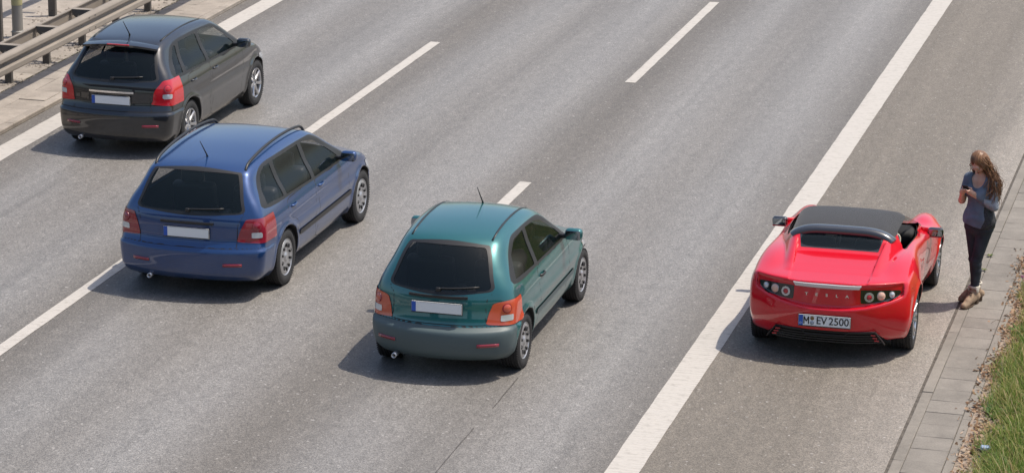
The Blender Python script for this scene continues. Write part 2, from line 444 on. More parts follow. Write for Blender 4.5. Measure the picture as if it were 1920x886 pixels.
def concrete(name, base, isl=.12, blot=.18):
    m = bpy.data.materials.new(name); m.use_nodes = True; N, L = nodes(m); b = N["Principled BSDF"]
    tc = N.new("ShaderNodeTexCoord"); ge = N.new("ShaderNodeNewGeometry")
    n1 = N.new("ShaderNodeTexNoise"); setin(n1, Scale=3.2, Detail=7.0, Roughness=.65); L.new(tc.outputs["Object"], n1.inputs["Vector"])
    n3 = N.new("ShaderNodeTexNoise"); setin(n3, Scale=70.0, Detail=3.0, Roughness=.7); L.new(tc.outputs["Object"], n3.inputs["Vector"])
    a = N.new("ShaderNodeMapRange"); L.new(n1.outputs["Fac"], a.inputs[0]); a.inputs[1].default_value = .3; a.inputs[2].default_value = .72; a.inputs[3].default_value = 1 - blot; a.inputs[4].default_value = 1 + blot
    c = N.new("ShaderNodeMapRange"); L.new(ge.outputs["Random Per Island"], c.inputs[0]); c.inputs[3].default_value = 1 - isl; c.inputs[4].default_value = 1 + isl
    d = N.new("ShaderNodeMapRange"); L.new(n3.outputs["Fac"], d.inputs[0]); d.inputs[1].default_value = .25; d.inputs[2].default_value = .75; d.inputs[3].default_value = .82; d.inputs[4].default_value = 1.18
    p = N.new("ShaderNodeMath"); p.operation = 'MULTIPLY'; L.new(a.outputs[0], p.inputs[0]); L.new(c.outputs[0], p.inputs[1])
    q = N.new("ShaderNodeMath"); q.operation = 'MULTIPLY'; L.new(p.outputs[0], q.inputs[0]); L.new(d.outputs[0], q.inputs[1])
    s = N.new("ShaderNodeVectorMath"); s.operation = 'SCALE'; s.inputs[0].default_value = base; L.new(q.outputs[0], s.inputs[3]); L.new(s.outputs[0], b.inputs["Base Color"])
    setin(b, Roughness=.85, Specular_IOR_Level=.3)
    bp = N.new("ShaderNodeBump"); bp.inputs["Strength"].default_value = .35; bp.inputs["Distance"].default_value = .004; L.new(n3.outputs["Fac"], bp.inputs["Height"]); L.new(bp.outputs[0], b.inputs["Normal"])
    return m
M_con = concrete("weathered kerb concrete", (0.198, 0.180, 0.156), .07); M_con2 = concrete("gutter slab concrete", (0.196, 0.179, 0.157), .10, .2)
M_con3 = concrete("median paving concrete", (0.285, 0.252, 0.217), .08, .2)
M_joint = mat("joint dirt", (0.19, 0.165, 0.138), .95, var=.4, vscale=30)

def slabs(name, x0, x1, y0, y1, ly, z, m, gap=.006, th=.06, off=0.0, tilt=.002, rows=1, bev=.004):
    """rows of concrete slabs laid end to end, each slightly out of true"""
    g = G(); wx = (x1 - x0) / rows
    for r in range(rows):
        y = y0 + off + (r % 2) * ly * .5 * (rows > 1)
        while y < y1:
            cx = x0 + wx * (r + .5); sx = wx - gap; sy = ly - gap; dz = rng.normal(0, tilt)
            X0, X1, Y0, Y1 = cx - sx / 2, cx + sx / 2, y + gap / 2, y + ly - gap / 2; b = bev
            zt = z + dz; zs = [zt + rng.normal(0, tilt * .5) for _ in range(4)]
            P = [(X0 + b, Y0 + b, zs[0]), (X1 - b, Y0 + b, zs[1]), (X1 - b, Y1 - b, zs[2]), (X0 + b, Y1 - b, zs[3]),
                 (X0, Y0, zt - b), (X1, Y0, zt - b), (X1, Y1, zt - b), (X0, Y1, zt - b),
                 (X0, Y0, zt - th), (X1, Y0, zt - th), (X1, Y1, zt - th), (X0, Y1, zt - th)]
            F = [(0, 1, 2, 3)] + [(4 + i, 4 + (i + 1) % 4, (i + 1) % 4, i) for i in range(4)] + [(8 + i, 8 + (i + 1) % 4, 4 + (i + 1) % 4, 4 + i) for i in range(4)]
            g.add(P, F); y += ly
    return tag(g.build(name, m, smooth=False), kind='structure')
SY0, SY1 = 8.0, 110.0
tag(sheet("joint_bed", -3.387, -2.70, RY0, RY1, -0.008, M_joint), kind='structure')
tag(sheet("kerb_joint", -3.387, -3.356, RY0, RY1, -0.005, mat("dark gap beside the kerb", (0.085, 0.074, 0.062), .95, var=.5, vscale=18)), kind='structure')
slabs("kerb", -3.357, -3.247, SY0, SY1, 1.005, .010, M_con, off=-.03)
slabs("gutter_paving", -3.247, -2.885, SY0, SY1, .353, .006, M_con2, gap=.0035, off=.08, bev=.002)
slabs("kerb", -2.88, -2.79, SY0, SY1, 1.0, .014, M_con, off=.35)
# median: low kerb stones, two kinds of paving
tag(sheet("joint_bed", -22.2, -16.36, RY0, RY1, 0.035, M_joint), kind='structure')
slabs("kerb", -16.50, -16.36, SY0, SY1, 1.0, .062, M_con3, off=.42, bev=.012)
slabs("median_paving", -17.275, -16.505, SY0, SY1, .50, .056, M_con3, rows=2, tilt=.003)
slabs("median_paving", -18.52, -17.305, SY0, SY1, .50, .054, M_con3, rows=2, tilt=.003)
slabs("median_paving", -22.15, -18.54, SY0, SY1, 1.0, .05, M_con3, rows=4, tilt=.003, off=.2)

# the overpass the picture is taken from: deck, edge beam and two piers, behind and below the camera
g = G(); V_, F_ = box((-10, -8.6, 6.9), (90, 14.5, 1.1), .1); g.add(V_, F_); V_, F_ = box((-10, -1.15, 7.75), (90, .35, .75), .05); g.add(V_, F_)
for x_ in (-19.3, 1.5): V_, F_ = box((x_, -8.6, 3.15), (1.0, 9.0, 6.4), .15); g.add(V_, F_)
tag(g.build("bridge", M_con3, smooth=False), kind='structure')
# ------------------------------------------------------------------ shared car materials
M_tyre = mat("tyre rubber", (0.018, 0.018, 0.019), .75, bump=.25, bscale=160, var=.3, vscale=40)
M_well = mat("wheel arch liner", (0.010, 0.010, 0.011), .9)
M_blk = mat("black plastic", (0.016, 0.016, 0.017), .45, bump=.08, bscale=220)
M_mesh = mat("black grille mesh", (0.008, 0.008, 0.009), .55)
M_gap = mat("panel gap", (0.012, 0.010, 0.010), .8)
M_alloy = mat("silver alloy", (0.50, 0.50, 0.51), .28, metal=.9)
M_disc = mat("brake disc steel", (0.22, 0.21, 0.20), .4, metal=.8)
M_chrome = mat("brushed chrome", (0.78, 0.78, 0.80), .18, metal=1.0)
M_mirror = mat("mirror glass", (0.30, 0.34, 0.38), .04, metal=1.0)
M_white = mat("plate white", (0.76, 0.77, 0.77), .35)
M_plateblue = mat("plate blue", (0.02, 0.09, 0.42), .35)
M_plblack = mat("plate lettering black", (0.012, 0.012, 0.012), .4)
M_cabin = mat("dark cabin trim", (0.014, 0.014, 0.015), .8)
M_seat = mat("black leather", (0.020, 0.019, 0.019), .5, bump=.1, bscale=90)
M_glass = glass("tinted car glass", (0.012, 0.020, 0.024), .42)
M_glass2 = glass("dark privacy glass", (0.006, 0.010, 0.011), .58)

def make_wheel(parent, x, y, r, wdt, rim_r, spokes, side, rim_m, double=False, cap=False):
    """wheel > tyre, rim; side=+1 shows its face to +x"""
    hub = G(); hub.add(*lathe([(-.02, .001), (-.02, rim_r * .62), (.01, rim_r * .62), (.01, .001)], 32))
    wh = hub.build("wheel", M_disc, parent, sharp=.6, loc=(x, y, r))
    if side < 0: wh.rotation_euler = (0, 0, pi)
    h = wdt / 2
    tp = [(-h * .80, rim_r * .97), (-h * .98, rim_r + .02), (-h, (rim_r + r) / 2), (-h * .93, r - .022), (-h * .78, r - .004)]
    for gx in (-.45, -.12, .12, .45):      # circumferential tread grooves
        tp += [(h * gx - .006, r), (h * gx - .004, r - .009), (h * gx + .004, r - .009), (h * gx + .006, r)]
    tp += [(h * .78, r - .004), (h * .93, r - .022), (h, (rim_r + r) / 2), (h * .98, rim_r + .02), (h * .80, rim_r * .97)]
    t = G(); V, F = lathe(tp, 64); t.add(V, F)
    for k in range(64):                    # tread blocks cut across the shoulders
        a = 2 * pi * k / 64
        for sx in (-1, 1):
            V, F = box((sx * h * .80, 0, r - .003), (h * .26, .012, .008)); t.add(V @ rotm('X', a).T, F)
    t.build("tyre", M_tyre, wh, sharp=.6)
    g = G()
    g.add(*lathe([(h * .86, rim_r * 1.0), (h * .90, rim_r * .985), (h * .80, rim_r * .93), (h * .2, rim_r * .88), (-h * .7, rim_r * .87)], 48))
    if cap:                                # plain steel wheel trim: dished disc with slots
        pr = [(h * .80, rim_r * .95), (h * .92, rim_r * .80), (h * .78, rim_r * .55), (h * .80, rim_r * .28), (h * .95, rim_r * .16), (h * .95, .001)]
        g.add(*lathe(pr, 48))
        for k in range(10):
            a = 2 * pi * k / 10; V, F = box((h * .86, 0, rim_r * .66), (.03, .030, .045), .008); g.add(V @ rotm('X', a).T, F, 1)
    else:
        g.add(*lathe([(h * .45, .001), (h * .62, .03), (h * .60, rim_r * .22), (h * .3, rim_r * .26)], 32))
        for k in range(spokes):
            for da in ((-.16, .16) if double else (0,)):
                a = 2 * pi * k / spokes + da; a2 = a + (da * .4)
                p0 = np.array([h * .55, 0, rim_r * .16]); p1 = np.array([h * .80, 0, rim_r * .96])
                path = [p0 + (p1 - p0) * t_ for t_ in (0, .3, .65, 1)]; wd = .016 if double else .024
                V, F = sweep(path, [(-wd, -.004), (-wd * .7, .014), (wd * .7, .014), (wd, -.004), (wd * .8, -.018), (-wd * .8, -.018)], up=(1, 0, 0), scale=[1.25, .9, .85, 1.15])
                g.add(V @ rotm('X', a).T, F)
        for k in range(5):
            a = 2 * pi * k / 5 + .3; V, F = lathe([(h * .55, .009), (h * .70, .009), (h * .70, .001)], 8); V = V + np.array([0, 0, .055]); g.add(V @ rotm('X', a).T, F, 1)
    g.build("rim", [rim_m, M_blk], wh, sharp=.5)
    return wh

def plate(parent, c, rx, wdt=.52, hgt=.112, write=None, m=None, tilt=.0):
    """licence plate facing -y; optional lettering as in the picture"""
    R = Matrix.Translation(c) @ Matrix.Rotation(tilt, 4, 'X')
    g = G(); V, F = box((0, 0, 0), (wdt, .008, hgt), .004); g.add(V, F)
    V, F = box((0, .006, -.002), (wdt + .008, .008, hgt + .012), .003); g.add(V, F, 2)
    V, F = box((-wdt / 2 + .024, -.0035, 0), (.044, .004, hgt - .006), .001); g.add(V, F, 1)
    for (x0, x1, z0, z1) in ((-wdt / 2 + .003, wdt / 2 - .003, -hgt / 2 + .002, -hgt / 2 + .0055), (-wdt / 2 + .003, wdt / 2 - .003, hgt / 2 - .0055, hgt / 2 - .002), (wdt / 2 - .0055, wdt / 2 - .002, -hgt / 2 + .006, hgt / 2 - .006)):
        V, F = box(((x0 + x1) / 2, -.0045, (z0 + z1) / 2), (x1 - x0, .002, z1 - z0)); g.add(V, F, 2)
    o = g.build("licence_plate", [M_white, M_plateblue, M_plblack], parent, smooth=False)
    o.matrix_basis = R
    return o

M_red = mat("red gloss paint", (0.57, 0.002, 0.014), .30, coat=1.0, coat_rough=.012, spec=.12)
M_red.node_tree.nodes["Principled BSDF"].inputs["Coat IOR"].default_value = 1.62
M_soft = mat("black soft top canvas", (0.022, 0.022, 0.024), .85, bump=.35, bscale=320, var=.12, vscale=5, sheen=.15)
M_hoop = mat("dark glossy roll hoop", (0.035, 0.038, 0.045), .22, coat=1.0, spec=.6)
M_lampblk = mat("lamp housing black", (0.010, 0.010, 0.011), .12, coat=1.0)
M_clear = mat("clear lamp lens", (0.55, 0.58, 0.60), .10, metal=.3, coat=1.0)
M_amber = mat("pale amber lens", (0.66, 0.40, 0.30), .12, coat=1.0)
M_ring = mat("silver lamp ring", (0.52, 0.51, 0.52), .22, metal=.6, coat=1.0)
M_redlens = mat("red lamp lens", (0.42, 0.006, 0.012), .10, coat=1.0)
M_strip = mat("high brake light strip", (0.62, 0.62, 0.64), .25, metal=.35, coat=1.0)

# ------------------------------------------------------------------ red open sports car on the hard shoulder
SW = .836
_Pl = Field2(catmull([(-1.50, .185), (-1.78, .215), (-1.88, .265), (-1.938, .35), (-1.965, .47), (-1.958, .60), (-1.93, .72), (-1.905, .79), (-1.888, .825), (-1.85, .848),
                      (-1.6, .868), (-1.22, .900), (-.9, .91), (-.5, .895), (0, .85), (.5, .80), (.85, .765), (1.2, .70), (1.6, .60), (1.85, .48), (1.955, .37),
                      (1.93, .25), (1.75, .16), (1.2, .14), (0, .13), (-1.0, .14)], 6), (-2.5, -.1), (2.6, 1.5))
_Pc = Field2(catmull([(.82, .74), (.52, .90), (.22, 1.045), (.04, 1.108), (-.22, 1.132), (-.52, 1.122), (-.76, 1.085), (-1.05, 1.0), (-1.4, .905), (-1.62, .84), (-1.5, .70), (-.4, .60), (.7, .62)], 6), (-2.5, 0), (2.5, 1.5))
_wy = Curve1([(-2.3, .76), (-1.9, .797), (-1.5, .826), (-1.15, .834), (-.75, .820), (-.25, .79), (.25, .792), (.75, .815), (1.15, .842), (1.6, .82), (2.0, .74), (2.3, .66)])
_wz = Curve1([(-.2, -.2), (.10, -.12), (.25, -.045), (.42, -.004), (.55, .0), (.68, -.004), (.78, -.022), (.86, -.055), (.95, -.11), (1.2, -.30), (1.6, -.5)])
_cw = Curve1([(.4, .77), (.7, .74), (.82, .715), (.92, .655), (1.00, .585), (1.06, .53), (1.10, .47), (1.14, .39), (1.3, .20)])
_cy = Curve1([(-2.2, .62), (-1.6, .70), (-1.1, .82), (-.75, .93), (-.4, .99), (0, 1.0), (.3, .95), (.6, .93), (1.0, .93)])
_zd = Curve1([(-2.4, .80), (-1.90, .848), (-1.82, .842), (-1.4, .886), (-1.17, .912), (-1.06, .925), (-.99, .955), (-.88, 1.045), (-.79, 1.12), (-.6, 1.3), (0, 2.0)])
_ch = Curve1([(-2.4, .36), (-1.86, .385), (-1.4, .41), (-1.1, .435), (-.9, .455), (-.7, .47), (0, .47)])
WR, WF, RR, RF = -1.176, 1.176, .317, .300
def sports_sdf(P):
    x = np.abs(P[:, 0]); y = P[:, 1]; z = P[:, 2]; q = np.clip(x / SW, 0, 1.15)
    yr = np.where(y < 0, y - .34 * q ** 2.8 * np.clip(-y / 1.2, 0, 1), y + .42 * q ** 2.4 * np.clip(y / 1.2, 0, 1))
    zz = z + .05 * np.clip(q - .35, 0, 1) ** 2 * np.clip((z - .5) * 4, 0, 1)
    sc = .020 * np.exp(-((z - .50) / .16) ** 2 - ((y - .02) / .50) ** 2)
    f = smax(_Pl(yr, zz), x - (_wy(y) + _wz(z) - sc), .042)
    for (cy, cz, rx, ry, rz, cx) in ((-1.05, .62, .20, .62, .268, .645), (1.14, .50, .20, .60, .268, .630)):
        k = np.sqrt(((x - cx) / rx) ** 2 + ((y - cy) / ry) ** 2 + ((z - cz) / rz) ** 2)
        f = smin(f, (k - 1) * .2, .07)
    c = smax(_Pc(y, z + .16 * np.clip(x - .12, 0, 1) ** 2 * np.clip((z - .9) * 5, 0, 1)), x - _cw(z) * _cy(y), .07)
    f = smin(f, c, .022)
    f = smax(f, -np.maximum(np.maximum(x - _ch(y), _zd(y) - z), y + .775), .026)
    # recess of the tail panel above a smiling shelf
    zr = .585 + .10 * (x / .70) ** 2.2
    rec = smax(smax(yr + 1.885 - .10 * (z - .65), zr - z, .02), smax(z - .815, x - .745, .02), .02)
    f = smax(f, -rec, .022)
    for cy, R_ in ((WR, .352), (WF, .335)):
        d = np.sqrt((y - cy) ** 2 + (z - (RR if cy < 0 else RF)) ** 2)
        lip = .014 * np.exp(-((d - R_ - .01) / .035) ** 2)
        f = f - lip * np.clip((x - .6) * 6, 0, 1)
        f = smax(f, -np.maximum(d - R_, .55 - x), .010)
    return f

car = empty("sports_car", (-4.488, 30.62, 0), .024)
tag(car, "red sports car with a black soft top parked on the hard shoulder", "sports car")
V, F, N_ = nets(sports_sdf, (-1.02, -2.10, .05), (1.02, 2.15, 1.25), .0125)
sh = Shell(V, F, N_)
inx = lambda V: np.abs(V[:, 0])
def well_g(V, N):
    a = np.minimum(np.sqrt((V[:, 1] - WR) ** 2 + (V[:, 2] - RR) ** 2) - .356, np.sqrt((V[:, 1] - WF) ** 2 + (V[:, 2] - RF) ** 2) - .339)
    return np.maximum(a, .54 - inx(V))
liner, sh = sh.cut(well_g)
under, sh = sh.cut(lambda V, N: V[:, 2] - .162)
(liner.join(under)).obj("underbody", M_well, car)
PolyG = lambda pts, n=5, closed=True: catmull(pts, n, closed)
def rear_region(poly, y1, round_n=5):
    P = np.asarray(poly, float) if not round_n else catmull(poly, round_n)
    return lambda V, N: np.maximum(polysd(P, V[:, [0, 2]]), V[:, 1] - y1)
def side_region(poly, sgn, xmin=.40, n=4):
    P = catmull(poly, n) if n else np.asarray(poly, float)
    return lambda V, N: np.maximum(polysd(P, V[:, [1, 2]]), xmin - V[:, 0] * sgn)
# rear window with its black surround
fr, sh = sh.cut(lambda V, N: np.maximum(np.maximum(polysd(np.array([(-.402, .942), (.402, .942), (.440, 1.06), (.440, 1.13), (-.440, 1.13), (-.440, 1.06)]), V[:, [0, 2]]), V[:, 1] + .77), -1.045 - V[:, 1]))
win, fr = fr.cut(lambda V, N: polysd(catmull([(-.375, .959), (0, .954), (.375, .959), (.405, 1.04), (.38, 1.083), (0, 1.096), (-.38, 1.083), (-.405, 1.04)], 5), V[:, [0, 2]]))
fr.obj("window_surround", M_lampblk, car); win.off(-.004).obj("rear_window", M_glass, car)
# open side windows (no glass up), windscreen, soft top
for sg in (-1, 1):
    op, sh = sh.cut(side_region([(a_, b_ if sg > 0 else max(b_, .955)) for a_, b_ in ((.58, .85), (.40, .935), (.20, 1.022), (-.10, 1.045), (-.50, 1.042), (-.60, 1.01), (-.66, .95), (-.69, .905), (-.40, .893), (.1, .866))], sg, .42, 3))
top, sh = sh.cut(lambda V, N: np.maximum(np.maximum(1.030 - V[:, 2] - .06 * np.clip(np.abs(V[:, 1] + .25) - .35, 0, 1), V[:, 1] - .11), -.70 - V[:, 1]))
top.off(.006).obj("soft_top", M_soft, car)
wf, sh = sh.cut(lambda V, N: np.maximum(np.maximum(polysd(catmull([(-.66, .795), (0, .775), (.66, .795), (.56, 1.03), (.44, 1.09), (0, 1.10), (-.44, 1.09), (-.56, 1.03)], 4), V[:, [0, 2]]), .10 - V[:, 1]), .12 - N[:, 1]))
ws, wf = wf.cut(lambda V, N: np.maximum(np.maximum(polysd(catmull([(-.60, .80), (0, .79), (.60, .80), (.50, 1.02), (.42, 1.055), (0, 1.07), (-.42, 1.055), (-.50, 1.02)], 4), V[:, [0, 2]]), .12 - V[:, 1]), .25 - N[:, 1]))
ws.obj("windscreen", M_glass, car); wf.obj("windscreen_frame", M_blk, car)
# lamps, brake strip, lower grille
for sg in (-1, 1):
    pts = [(.350, .775), (.50, .772), (.665, .760), (.720, .742), (.695, .690), (.60, .656), (.46, .640), (.365, .637), (.342, .655), (.338, .760)]
    lamp, sh = sh.cut(rear_region([(sg * a, b) for a, b in pts][::sg], -1.2, 3))
    lo = lamp.off(.003).obj("tail_light", M_lampblk, car)
    for lx, lz, r_, kind in ((.418, .706, .050, 'ring'), (.535, .712, .047, 'amber'), (.635, .718, .034, 'clear')):
        disc, _ = lamp.cut(lambda V, N: np.hypot(V[:, 0] - sg * lx, V[:, 2] - lz) - r_)
        if not len(disc.F): continue
        c0 = disc.V.mean(0); n0 = disc.N.mean(0); n0 /= np.linalg.norm(n0)
        Rm = Vector(n0).to_track_quat('X', 'Z').to_matrix(); g = G()
        def put(prof, m):
            V_, F_ = lathe(prof, 28); g.add(V_ @ np.array(Rm).T + c0 + n0 * .004, F_, m)
        if kind == 'ring':
            put([(.002, r_ * 1.0), (.012, r_ * .97), (.013, r_ * .55), (.006, r_ * .52)], 1); put([(.006, r_ * .52), (.018, r_ * .40), (.022, r_ * .2), (.0225, .0005)], 2)
        elif kind == 'amber': put([(.002, r_), (.010, r_ * .95), (.010, r_ * .86)], 1); put([(.010, r_ * .86), (.020, r_ * .6), (.024, r_ * .3), (.025, .0005)], 3)
        else: put([(.002, r_), (.010, r_ * .93), (.009, r_ * .8)], 1); put([(.009, r_ * .8), (.018, r_ * .5), (.021, .0005)], 4)
        g.build("lens", [M_lampblk, M_ring, M_redlens, M_amber, M_clear], lo, sharp=.7)
st = G(); xs_ = np.linspace(-1, 1, 19); nst = len(xs_); pv = []
for t_ in xs_:
    yb = -1.905 + .34 * (abs(t_) * .36 / SW) ** 2.8
    for (hw, dy, z_) in ((.345, .030, .824), (.345, 0, .819), (.325, .004, .784), (.305, .020, .774)): pv.append((t_ * hw, yb + dy, z_ + .002 * (1 - t_ * t_)))
st.add(pv, [(4 * i + j, 4 * i + 4 + j, 4 * i + 5 + j, 4 * i + 1 + j) for i in range(nst - 1) for j in range(3)])
st.build("brake_light", M_strip, car, sharp=.6)
grl, sh = sh.cut(rear_region([(-.70, .12), (-.50, .357), (0, .354), (.50, .357), (.70, .12)], -1.35, 0))
gr = grl.off(-.03).obj("rear_grille", M_mesh, car)
for sg in (-1, 1):
    rf = G()
    for k in range(3):
        V_, F_ = box((sg * (.485 + k * .018), -1.885 + .008 * k, .322 - k * .030), (.050, .012, .014), .004); rf.add(V_, F_)
    rf.build("reflector", M_redlens, gr)
    wing = G(); pth = [(sg * .505, -1.895, .360), (sg * .565, -1.865, .275), (sg * .60, -1.845, .225)]
    wing.add(*sweep(pth, [(-.005, -.014), (.005, -.014), (.005, .014), (-.005, .014)], up=(0, 1, 0))); wing.build("grille_edge", M_blk, gr, smooth=False)
sl_ = G()
for k in range(5):
    zz_ = .215 + k * .027; hw = .57 - (zz_ - .2) * .80
    xs_ = np.linspace(-hw, hw, 17); sl_.add(*sweep([(x_, -1.925 + .34 * (abs(x_) / SW) ** 2.8 + .035 + max(0, .30 - zz_) * .35, zz_) for x_ in xs_], [(-.004, -.006), (.004, -.006), (.004, .006), (-.004, .006)]))
sl_.build("slat", M_blk, gr, smooth=False)
rim_ = G(); pp = [(-.50, -1.89, .356), (-.245, -1.935, .350), (-.192, -1.938, .304), (.192, -1.938, .304), (.245, -1.935, .350), (.50, -1.89, .356)]
rim_.add(*sweep(pp, circ(.006, 6))); rim_.build("grille_trim", M_blk, gr)
# door and seams
side_line = lambda poly, wd, sg=0: (lambda V, N: np.maximum(polyline_d(np.asarray(poly, float), V[:, [1, 2]]) - wd, .45 - (np.abs(V[:, 0]) if sg == 0 else V[:, 0] * sg)))
door = [(.62, .82), (.66, .60), (.60, .30), (.40, .24), (-.45, .24), (-.56, .36), (-.60, .60), (-.72, .84)]
sh = sh.line(side_line(catmull(door, 6, False), .004), 1)
sh = sh.line(side_line([(-1.74, .742), (-1.60, .735), (-1.50, .735), (-1.40, .72), (-1.38, .60)], .0035), 1)
for sg in (-1, 1):
    dr, sh = sh.cut(lambda V, N: np.maximum(polysd(catmull(door, 6, False), V[:, [1, 2]]), .45 - V[:, 0] * sg))
    d_o = dr.obj("door", [M_red, M_gap], car)
    h = G(); V_, F_ = box((sg * .785, -.42, .70), (.012, .11, .022), .006); h.add(V_, F_); h.build("handle", M_red, d_o)
    # air intake behind the door
    ik, sh = sh.cut(side_region([(-.60, .70), (-.62, .50), (-.70, .40), (-.80, .46), (-.74, .62)], sg, .5, 3)); ik.off(-.012).obj("air_intake", M_mesh, car)
sh.obj("body", [M_red, M_gap], car)
# black lining just under the skin so the cabin looks dark through the openings
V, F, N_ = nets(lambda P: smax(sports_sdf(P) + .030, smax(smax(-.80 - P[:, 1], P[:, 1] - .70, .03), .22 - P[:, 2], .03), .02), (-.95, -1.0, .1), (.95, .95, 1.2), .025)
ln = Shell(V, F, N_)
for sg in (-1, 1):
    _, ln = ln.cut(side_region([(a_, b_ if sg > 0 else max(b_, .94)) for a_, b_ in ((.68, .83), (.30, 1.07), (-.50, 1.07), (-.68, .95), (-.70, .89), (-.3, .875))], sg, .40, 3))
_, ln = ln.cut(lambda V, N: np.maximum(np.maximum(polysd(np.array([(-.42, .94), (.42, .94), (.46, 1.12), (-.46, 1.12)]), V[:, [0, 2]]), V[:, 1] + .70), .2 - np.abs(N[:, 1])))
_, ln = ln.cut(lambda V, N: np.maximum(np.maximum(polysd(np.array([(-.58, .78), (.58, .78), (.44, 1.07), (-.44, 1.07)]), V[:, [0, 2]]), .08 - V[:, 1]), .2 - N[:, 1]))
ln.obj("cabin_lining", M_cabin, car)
# roll hoop over the rear window
pth = []
for t_ in np.linspace(-1, 1, 41):
    a = abs(t_); pth.append((np.sign(t_) * .520 * (1 - (1 - a) ** 1.25), -.775 - .02 * a ** 3, 1.094 - .012 * a * a - .080 * max(0, a - .35) ** 2.2 / .65 ** 2.2))
hp = G(); hp.add(*sweep(pth, [(.075, -.035), (.085, .000), (.066, .028), (.02, .042), (-.05, .036), (-.100, .006), (-.100, -.016), (-.06, -.030)], up=(0, 0, 1)))
hp.build("roll_hoop", M_hoop, car, sharp=.9)
# mirrors on red arms
for sg in (-1, 1):
    mi = G(); V_, F_ = box((sg * .838 + .012 * (sg < 0) * -1, .50, .782), (.170, .085, .098), .036); V_[:, 1] -= .02 * np.abs(V_[:, 0] - sg * .838); mi.add(V_, F_)
    mo = mi.build("mirror", M_lampblk, car)
    arm = G(); arm.add(*sweep([(sg * .67, .62, .765), (sg * .73, .565, .782), (sg * .81, .525, .782)], circ(.030, 10, .020), up=(0, 1, 0), scale=[1.3, .9, 1.0])); arm.build("mirror_arm", M_red, mo)
    gl = G(); V_, F_ = box((sg * .840 - .012 * (sg < 0), .458, .784), (.142, .006, .076), .003); gl.add(V_, F_); gl.build("mirror_glass", M_mirror, mo)
    sc_ = G(); V_, F_ = box((sg * .840 - .012 * (sg < 0), .48, .736), (.15, .05, .012), .005); sc_.add(V_, F_); sc_.build("mirror_cap", M_red, mo)
# wheels
for sg in (-1, 1):
    make_wheel(car, sg * .722, WR, RR, .225, .218, 7, sg, M_alloy, double=True)
    make_wheel(car, sg * .735, WF, RF, .185, .206, 7, sg, M_alloy, double=True)
# seats, dashboard, steering wheel
for sx in (-.33, .33):
    g = G(); V_, F_ = box((sx, -.10, .36), (.46, .52, .14), .05); g.add(V_, F_)
    V_, F_ = box((0, 0, .30), (.46, .13, .66), .055); V_ = V_ @ rotm('X', .30).T + np.array([sx, -.36, .34]); g.add(V_, F_)
    V_, F_ = box((0, 0, .63), (.24, .09, .18), .04); V_ = V_ @ rotm('X', .30).T + np.array([sx, -.33, .33]); g.add(V_, F_)
    g.build("seat", M_seat, car)
    if sx > 0:
        bl = G(); bl.add(*sweep([(sx + .20 + .035 * math.cos(a), -.56 + .01 * math.sin(2 * a), .955 + .060 * math.sin(a) * (1 + .25 * math.cos(a))) for a in np.linspace(0, 2 * pi, 20, endpoint=False)], circ(.016, 8, .008), up=(0, 1, 0.1), closed_path=True))
        V_, F_ = box((sx + .19, -.55, 1.02), (.05, .03, .045), .012); bl.add(V_, F_)
        bl.build("belt_loop", mat("cream belt webbing", (0.62, 0.58, 0.47), .7), car)
g = G(); V_, F_ = box((0, .52, .72), (1.25, .34, .16), .06); g.add(V_, F_); V_, F_ = box((-.33, .42, .80), (.36, .20, .08), .03); g.add(V_, F_); g.build("dashboard", M_cabin, car)
g = G(); a = np.linspace(0, 2 * pi, 28, endpoint=False); ring = np.stack([.175 * np.cos(a), 0 * a, .175 * np.sin(a)], 1) @ rotm('X', -.35).T + np.array([-.33, .22, .72])
g.add(*sweep(ring, circ(.014, 8), up=(0, 1, 0), closed_path=True)); V_, F_ = box((-.33, .23, .72), (.30, .03, .05), .012); g.add(V_, F_); g.build("steering_wheel", M_seat, car)
# plate and badge lettering
pl = plate(car, (0.0, -1.985, .462), 0, .525, .115, tilt=-.06)
FA = Matrix.Rotation(pi / 2, 4, 'X')          # text plane -> faces -y
def onplate(s, x, z, size, sx=.82): text_mesh(s, size, M_plblack, "lettering", pl, Matrix.Translation((x, -.0055, z)) @ FA, .001, sx, 1.0, .0009)
mg = G()
for p_, q_ in (((-.206, -.038), (-.206, .038)), ((-.206, .038), (-.183, -.010)), ((-.183, -.010), (-.160, .038)), ((-.160, .038), (-.160, -.038))):
    mg.add(*sweep([(p_[0], -.0055, p_[1]), (q_[0], -.0055, q_[1])], [(-.0055, -.001), (.0055, -.001), (.0055, .001), (-.0055, .001)], up=(0, 1, 0)))
mg.build("lettering", M_plblack, pl, smooth=False)
onplate("EV", -.029, .001, .108, .92); onplate("2500", .146, .001, .108, .96)
text_mesh("D", .030, M_white, "lettering", pl, Matrix.Translation((-.2385, -.007, -.030)) @ FA, .0008)
sg_ = G(); sg_.add(*lathe([(-.0062, .0005), (-.0062, .020), (-.004, .021)], 20, 'y', (-.124, 0, .024)), 0); sg_.add(*lathe([(-.0062, .0005), (-.0062, .021), (-.004, .022)], 20, 'y', (-.124, 0, -.024)), 1)
sg_.build("seal", [mat("brown seal", (0.20, 0.12, 0.04), .5), mat("grey seal", (0.30, 0.33, 0.38), .5)], pl)
for ch, x_ in zip("TESLA", (-.206, -.103, 0, .103, .206)):
    P0 = np.array([[x_, -2.0, .705]])
    ys_ = np.linspace(-2.1, -1.5, 240); ff = sports_sdf(np.stack([np.full(240, x_), ys_, np.full(240, .705)], 1)); y_ = ys_[np.argmax(ff < 0)]
    text_mesh(ch, .040, M_chrome, "lettering", car, Matrix.Translation((x_, y_ - .004, .705)) @ Matrix.Rotation(-.05, 4, 'X') @ FA, .003, 1.25, 1.0, .001)
